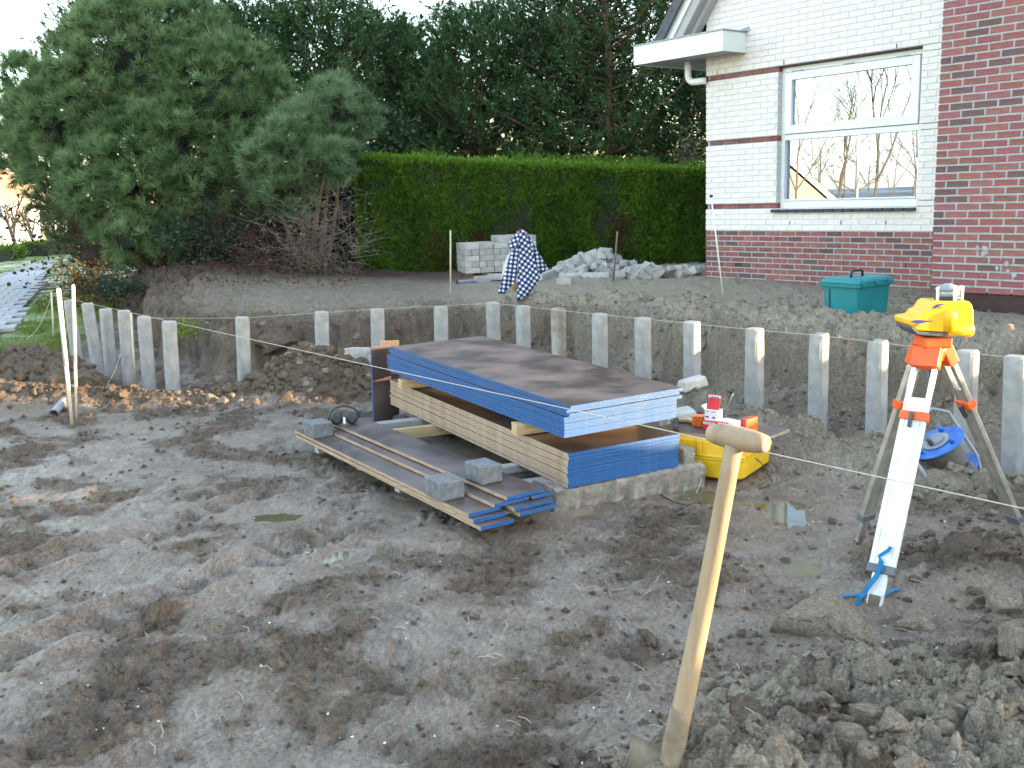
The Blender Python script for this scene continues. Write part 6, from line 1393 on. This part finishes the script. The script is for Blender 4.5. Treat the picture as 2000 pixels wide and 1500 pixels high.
def bare_tree(name, lab, base, H, r0, seed, spread=.55, depth=5, mat='twig', grp=None):
    rd_ = random.Random(seed); mb = MB()
    def rec(p, d, l, r, k):
        if k == 0: return
        q = p+d*l; mb.tube([p, p.lerp(q, .5)+Vector((rd_.gauss(0, .03), rd_.gauss(0, .03), 0))*l, q], [r, r*.85, r*.68], 5 if k > 3 else 3, cap=False)
        for _ in range(2 if k > 4 else 3):
            nd = (d+Vector((rd_.gauss(0, spread), rd_.gauss(0, spread), rd_.gauss(.15, .25)))).normalized(); rec(p.lerp(q, rd_.uniform(.6, 1)), nd, l*rd_.uniform(.62, .85), r*.60, k-1)
        if k > 3: rec(q, (d+Vector((rd_.gauss(0, .12), rd_.gauss(0, .12), .1))).normalized(), l*.85, r*.72, k-1)
    t = thing(name, lab, 'tree', tuple(base), 0, grp); rec(Vector((0, 0, -.2)), Vector((0, 0, 1)), H*.26, r0, depth); mb.build('branches', mat, t); return t
for (px, py, Y_, H, lab, sd_) in ((30, 492, 42, 3.4, 'small bare tree in front of the row house, left one', 1), (66, 490, 44, 3.0, 'small bare tree in front of the row house, middle one', 2), (102, 498, 36, 3.4, 'small bare tree right of the row house by the end of the path', 3)):
    bare_tree('bare_tree', lab, atY(px, py, Y_), H, .09, sd_)
# ------------------------------------------------------------------ what the window mirrors, across the yard to the left
NW_ = Vector((-.771, -.637, 0))
def refl(px, py, dist):
    r = Vector(ray(px, py)).normalized(); o = Vector((0, 0, EYE)); q0 = Vector((HO[0], HO[1], 0))-NW_*.14
    t = (q0-o).dot(NW_)/r.dot(NW_); q = o+r*t; d = r-NW_*2*r.dot(NW_); return q+d*dist
b = refl(1712, 400, 24); b.z = 0; bare_tree('bare_tree', 'tall bare tree across the yard, mirrored in the window', b, 10.5, .065, 11, .42, 7)
b = refl(1640, 400, 34); b.z = 0; bare_tree('bare_tree', 'bare tree further away, mirrored left of the tall one in the window', b, 8, .07, 12, .5, 6)
b = refl(1785, 400, 30); b.z = 0; bare_tree('bare_tree', 'bare twiggy tree mirrored at the right edge of the window', b, 6.5, .06, 13, .6, 7)
b = refl(1555, 400, 22); b.z = 0; bare_tree('bare_tree', 'bare tree mirrored at the left edge of the window', b, 7, .045, 14, .4, 6)
a = refl(1672, 400, 26); a.z = 0; tag(MB().tube([a, a+Vector((0, 0, 7.5))], [.07, .045], 8).build('lamp_post', 'pole'), 'pale lamp post across the yard, mirrored in the window', 'lamp post')
g1p = refl(1546, 330, 27)
yd = refl(1440, 400, 40)-refl(1440, 400, 1); yd.z = 0; yd.normalize()
def onpl(px, py):
    a = refl(px, py, 0); d = refl(px, py, 1)-a; return a+d*((g1p-a).dot(yd)/d.dot(yd))
g2p = onpl(1612, 388); td = Vector((g2p.x-g1p.x, g2p.y-g1p.y, 0)); tl3 = td.length; td.normalize(); slp = (g2p.z-g1p.z)/tl3
gh = thing('gable_house', 'sunlit tan brick house with a white verge across the yard, mirrored in the window', 'house', (g1p.x, g1p.y, 0), math.atan2(td.y, td.x))
E1 = tl3+.3; zr = g1p.z-slp*4; ze = g1p.z+slp*E1
oy = 1 if (Matrix.Rotation(math.atan2(td.y, td.x), 3, 'Z') @ Vector((0, 1, 0))).dot(g1p-Vector((4, 11, 0))) > 0 else -1
out2 = [(-4, zr), (E1, ze), (E1, -.3), (-4-E1-4, -.3), (-4-E1-4, ze)]
m2 = MB(); m2.add([(x, 0, z) for x, z in out2]+[(x, 9*oy, z) for x, z in out2], [(0, 1, 2, 3, 4), (9, 8, 7, 6, 5)]+[(k, (k+1) % 5, (k+1) % 5+5, k+5) for k in range(5)]); m2.build('wall', 'facade', gh)
m2 = MB(); 
for (x0_, z0_, x1_, z1_) in ((-4, zr+.1, E1+.3, ze+.1+slp*.3), (-4, zr+.1, -8-E1-.3, ze+.1+slp*.3)):
    m2.add([(x0_, -.25*oy, z0_), (x1_, -.25*oy, z1_), (x1_, -.25*oy, z1_+.24), (x0_, -.25*oy, z0_+.24), (x0_, -.02*oy, z0_), (x1_, -.02*oy, z1_), (x1_, -.02*oy, z1_+.24), (x0_, -.02*oy, z0_+.24)], [(0, 1, 2, 3), (7, 6, 5, 4), (0, 4, 5, 1), (3, 2, 6, 7)])
m2.build('verge', 'white_paint', gh)
m2 = MB().add([(-4, -.3*oy, zr+.36), (E1+.35, -.3*oy, ze+.36+slp*.35), (E1+.35, 9*oy, ze+.36+slp*.35), (-4, 9*oy, zr+.36), (-8-E1-.35, 9*oy, ze+.36), (-8-E1-.35, -.3*oy, ze+.36)], [(0, 1, 2, 3), (0, 3, 4, 5)]); m2.build('roof', 'roof_orange', gh)
for i in range(5):
    b = refl(1600+i*48, 400, 40+i*2); b.z = 0; bare_tree('bare_tree', 'distant bare tree of the tree belt mirrored low in the window', b, 5.5+random.random(), .05, 30+i, .65, 5, grp='distant tree belt mirrored in the window')
# unseen house added at the right to shade the pines and the path
nbh = thing('added_shade_house', 'added brick house with tiled roof, out of the picture, shading pines and path', 'house', (17, 22, .3), .05)
MB().box2((0, 0, 0), (9, 24, 5.5)).build('wall', 'mortar', nbh)
MB().add([(-.4, -.4, 5.4), (9.4, -.4, 5.4), (9.4, 24.4, 5.4), (-.4, 24.4, 5.4), (4.5, -.4, 9.6), (4.5, 24.4, 9.6)], [(0, 4, 5, 3), (1, 2, 5, 4), (0, 1, 4), (3, 5, 2)]).build('roof', 'dark_tile', nbh)
print('spade', sb, gz(sb.x,sb.y)); print('tri', sum(sum(len(p.vertices)-2 for p in o.data.polygons) for o in bpy.data.objects if o.type=='MESH')); print('objects', len(bpy.data.objects), 'tris', sum(len(m.polygons) for m in bpy.data.meshes))
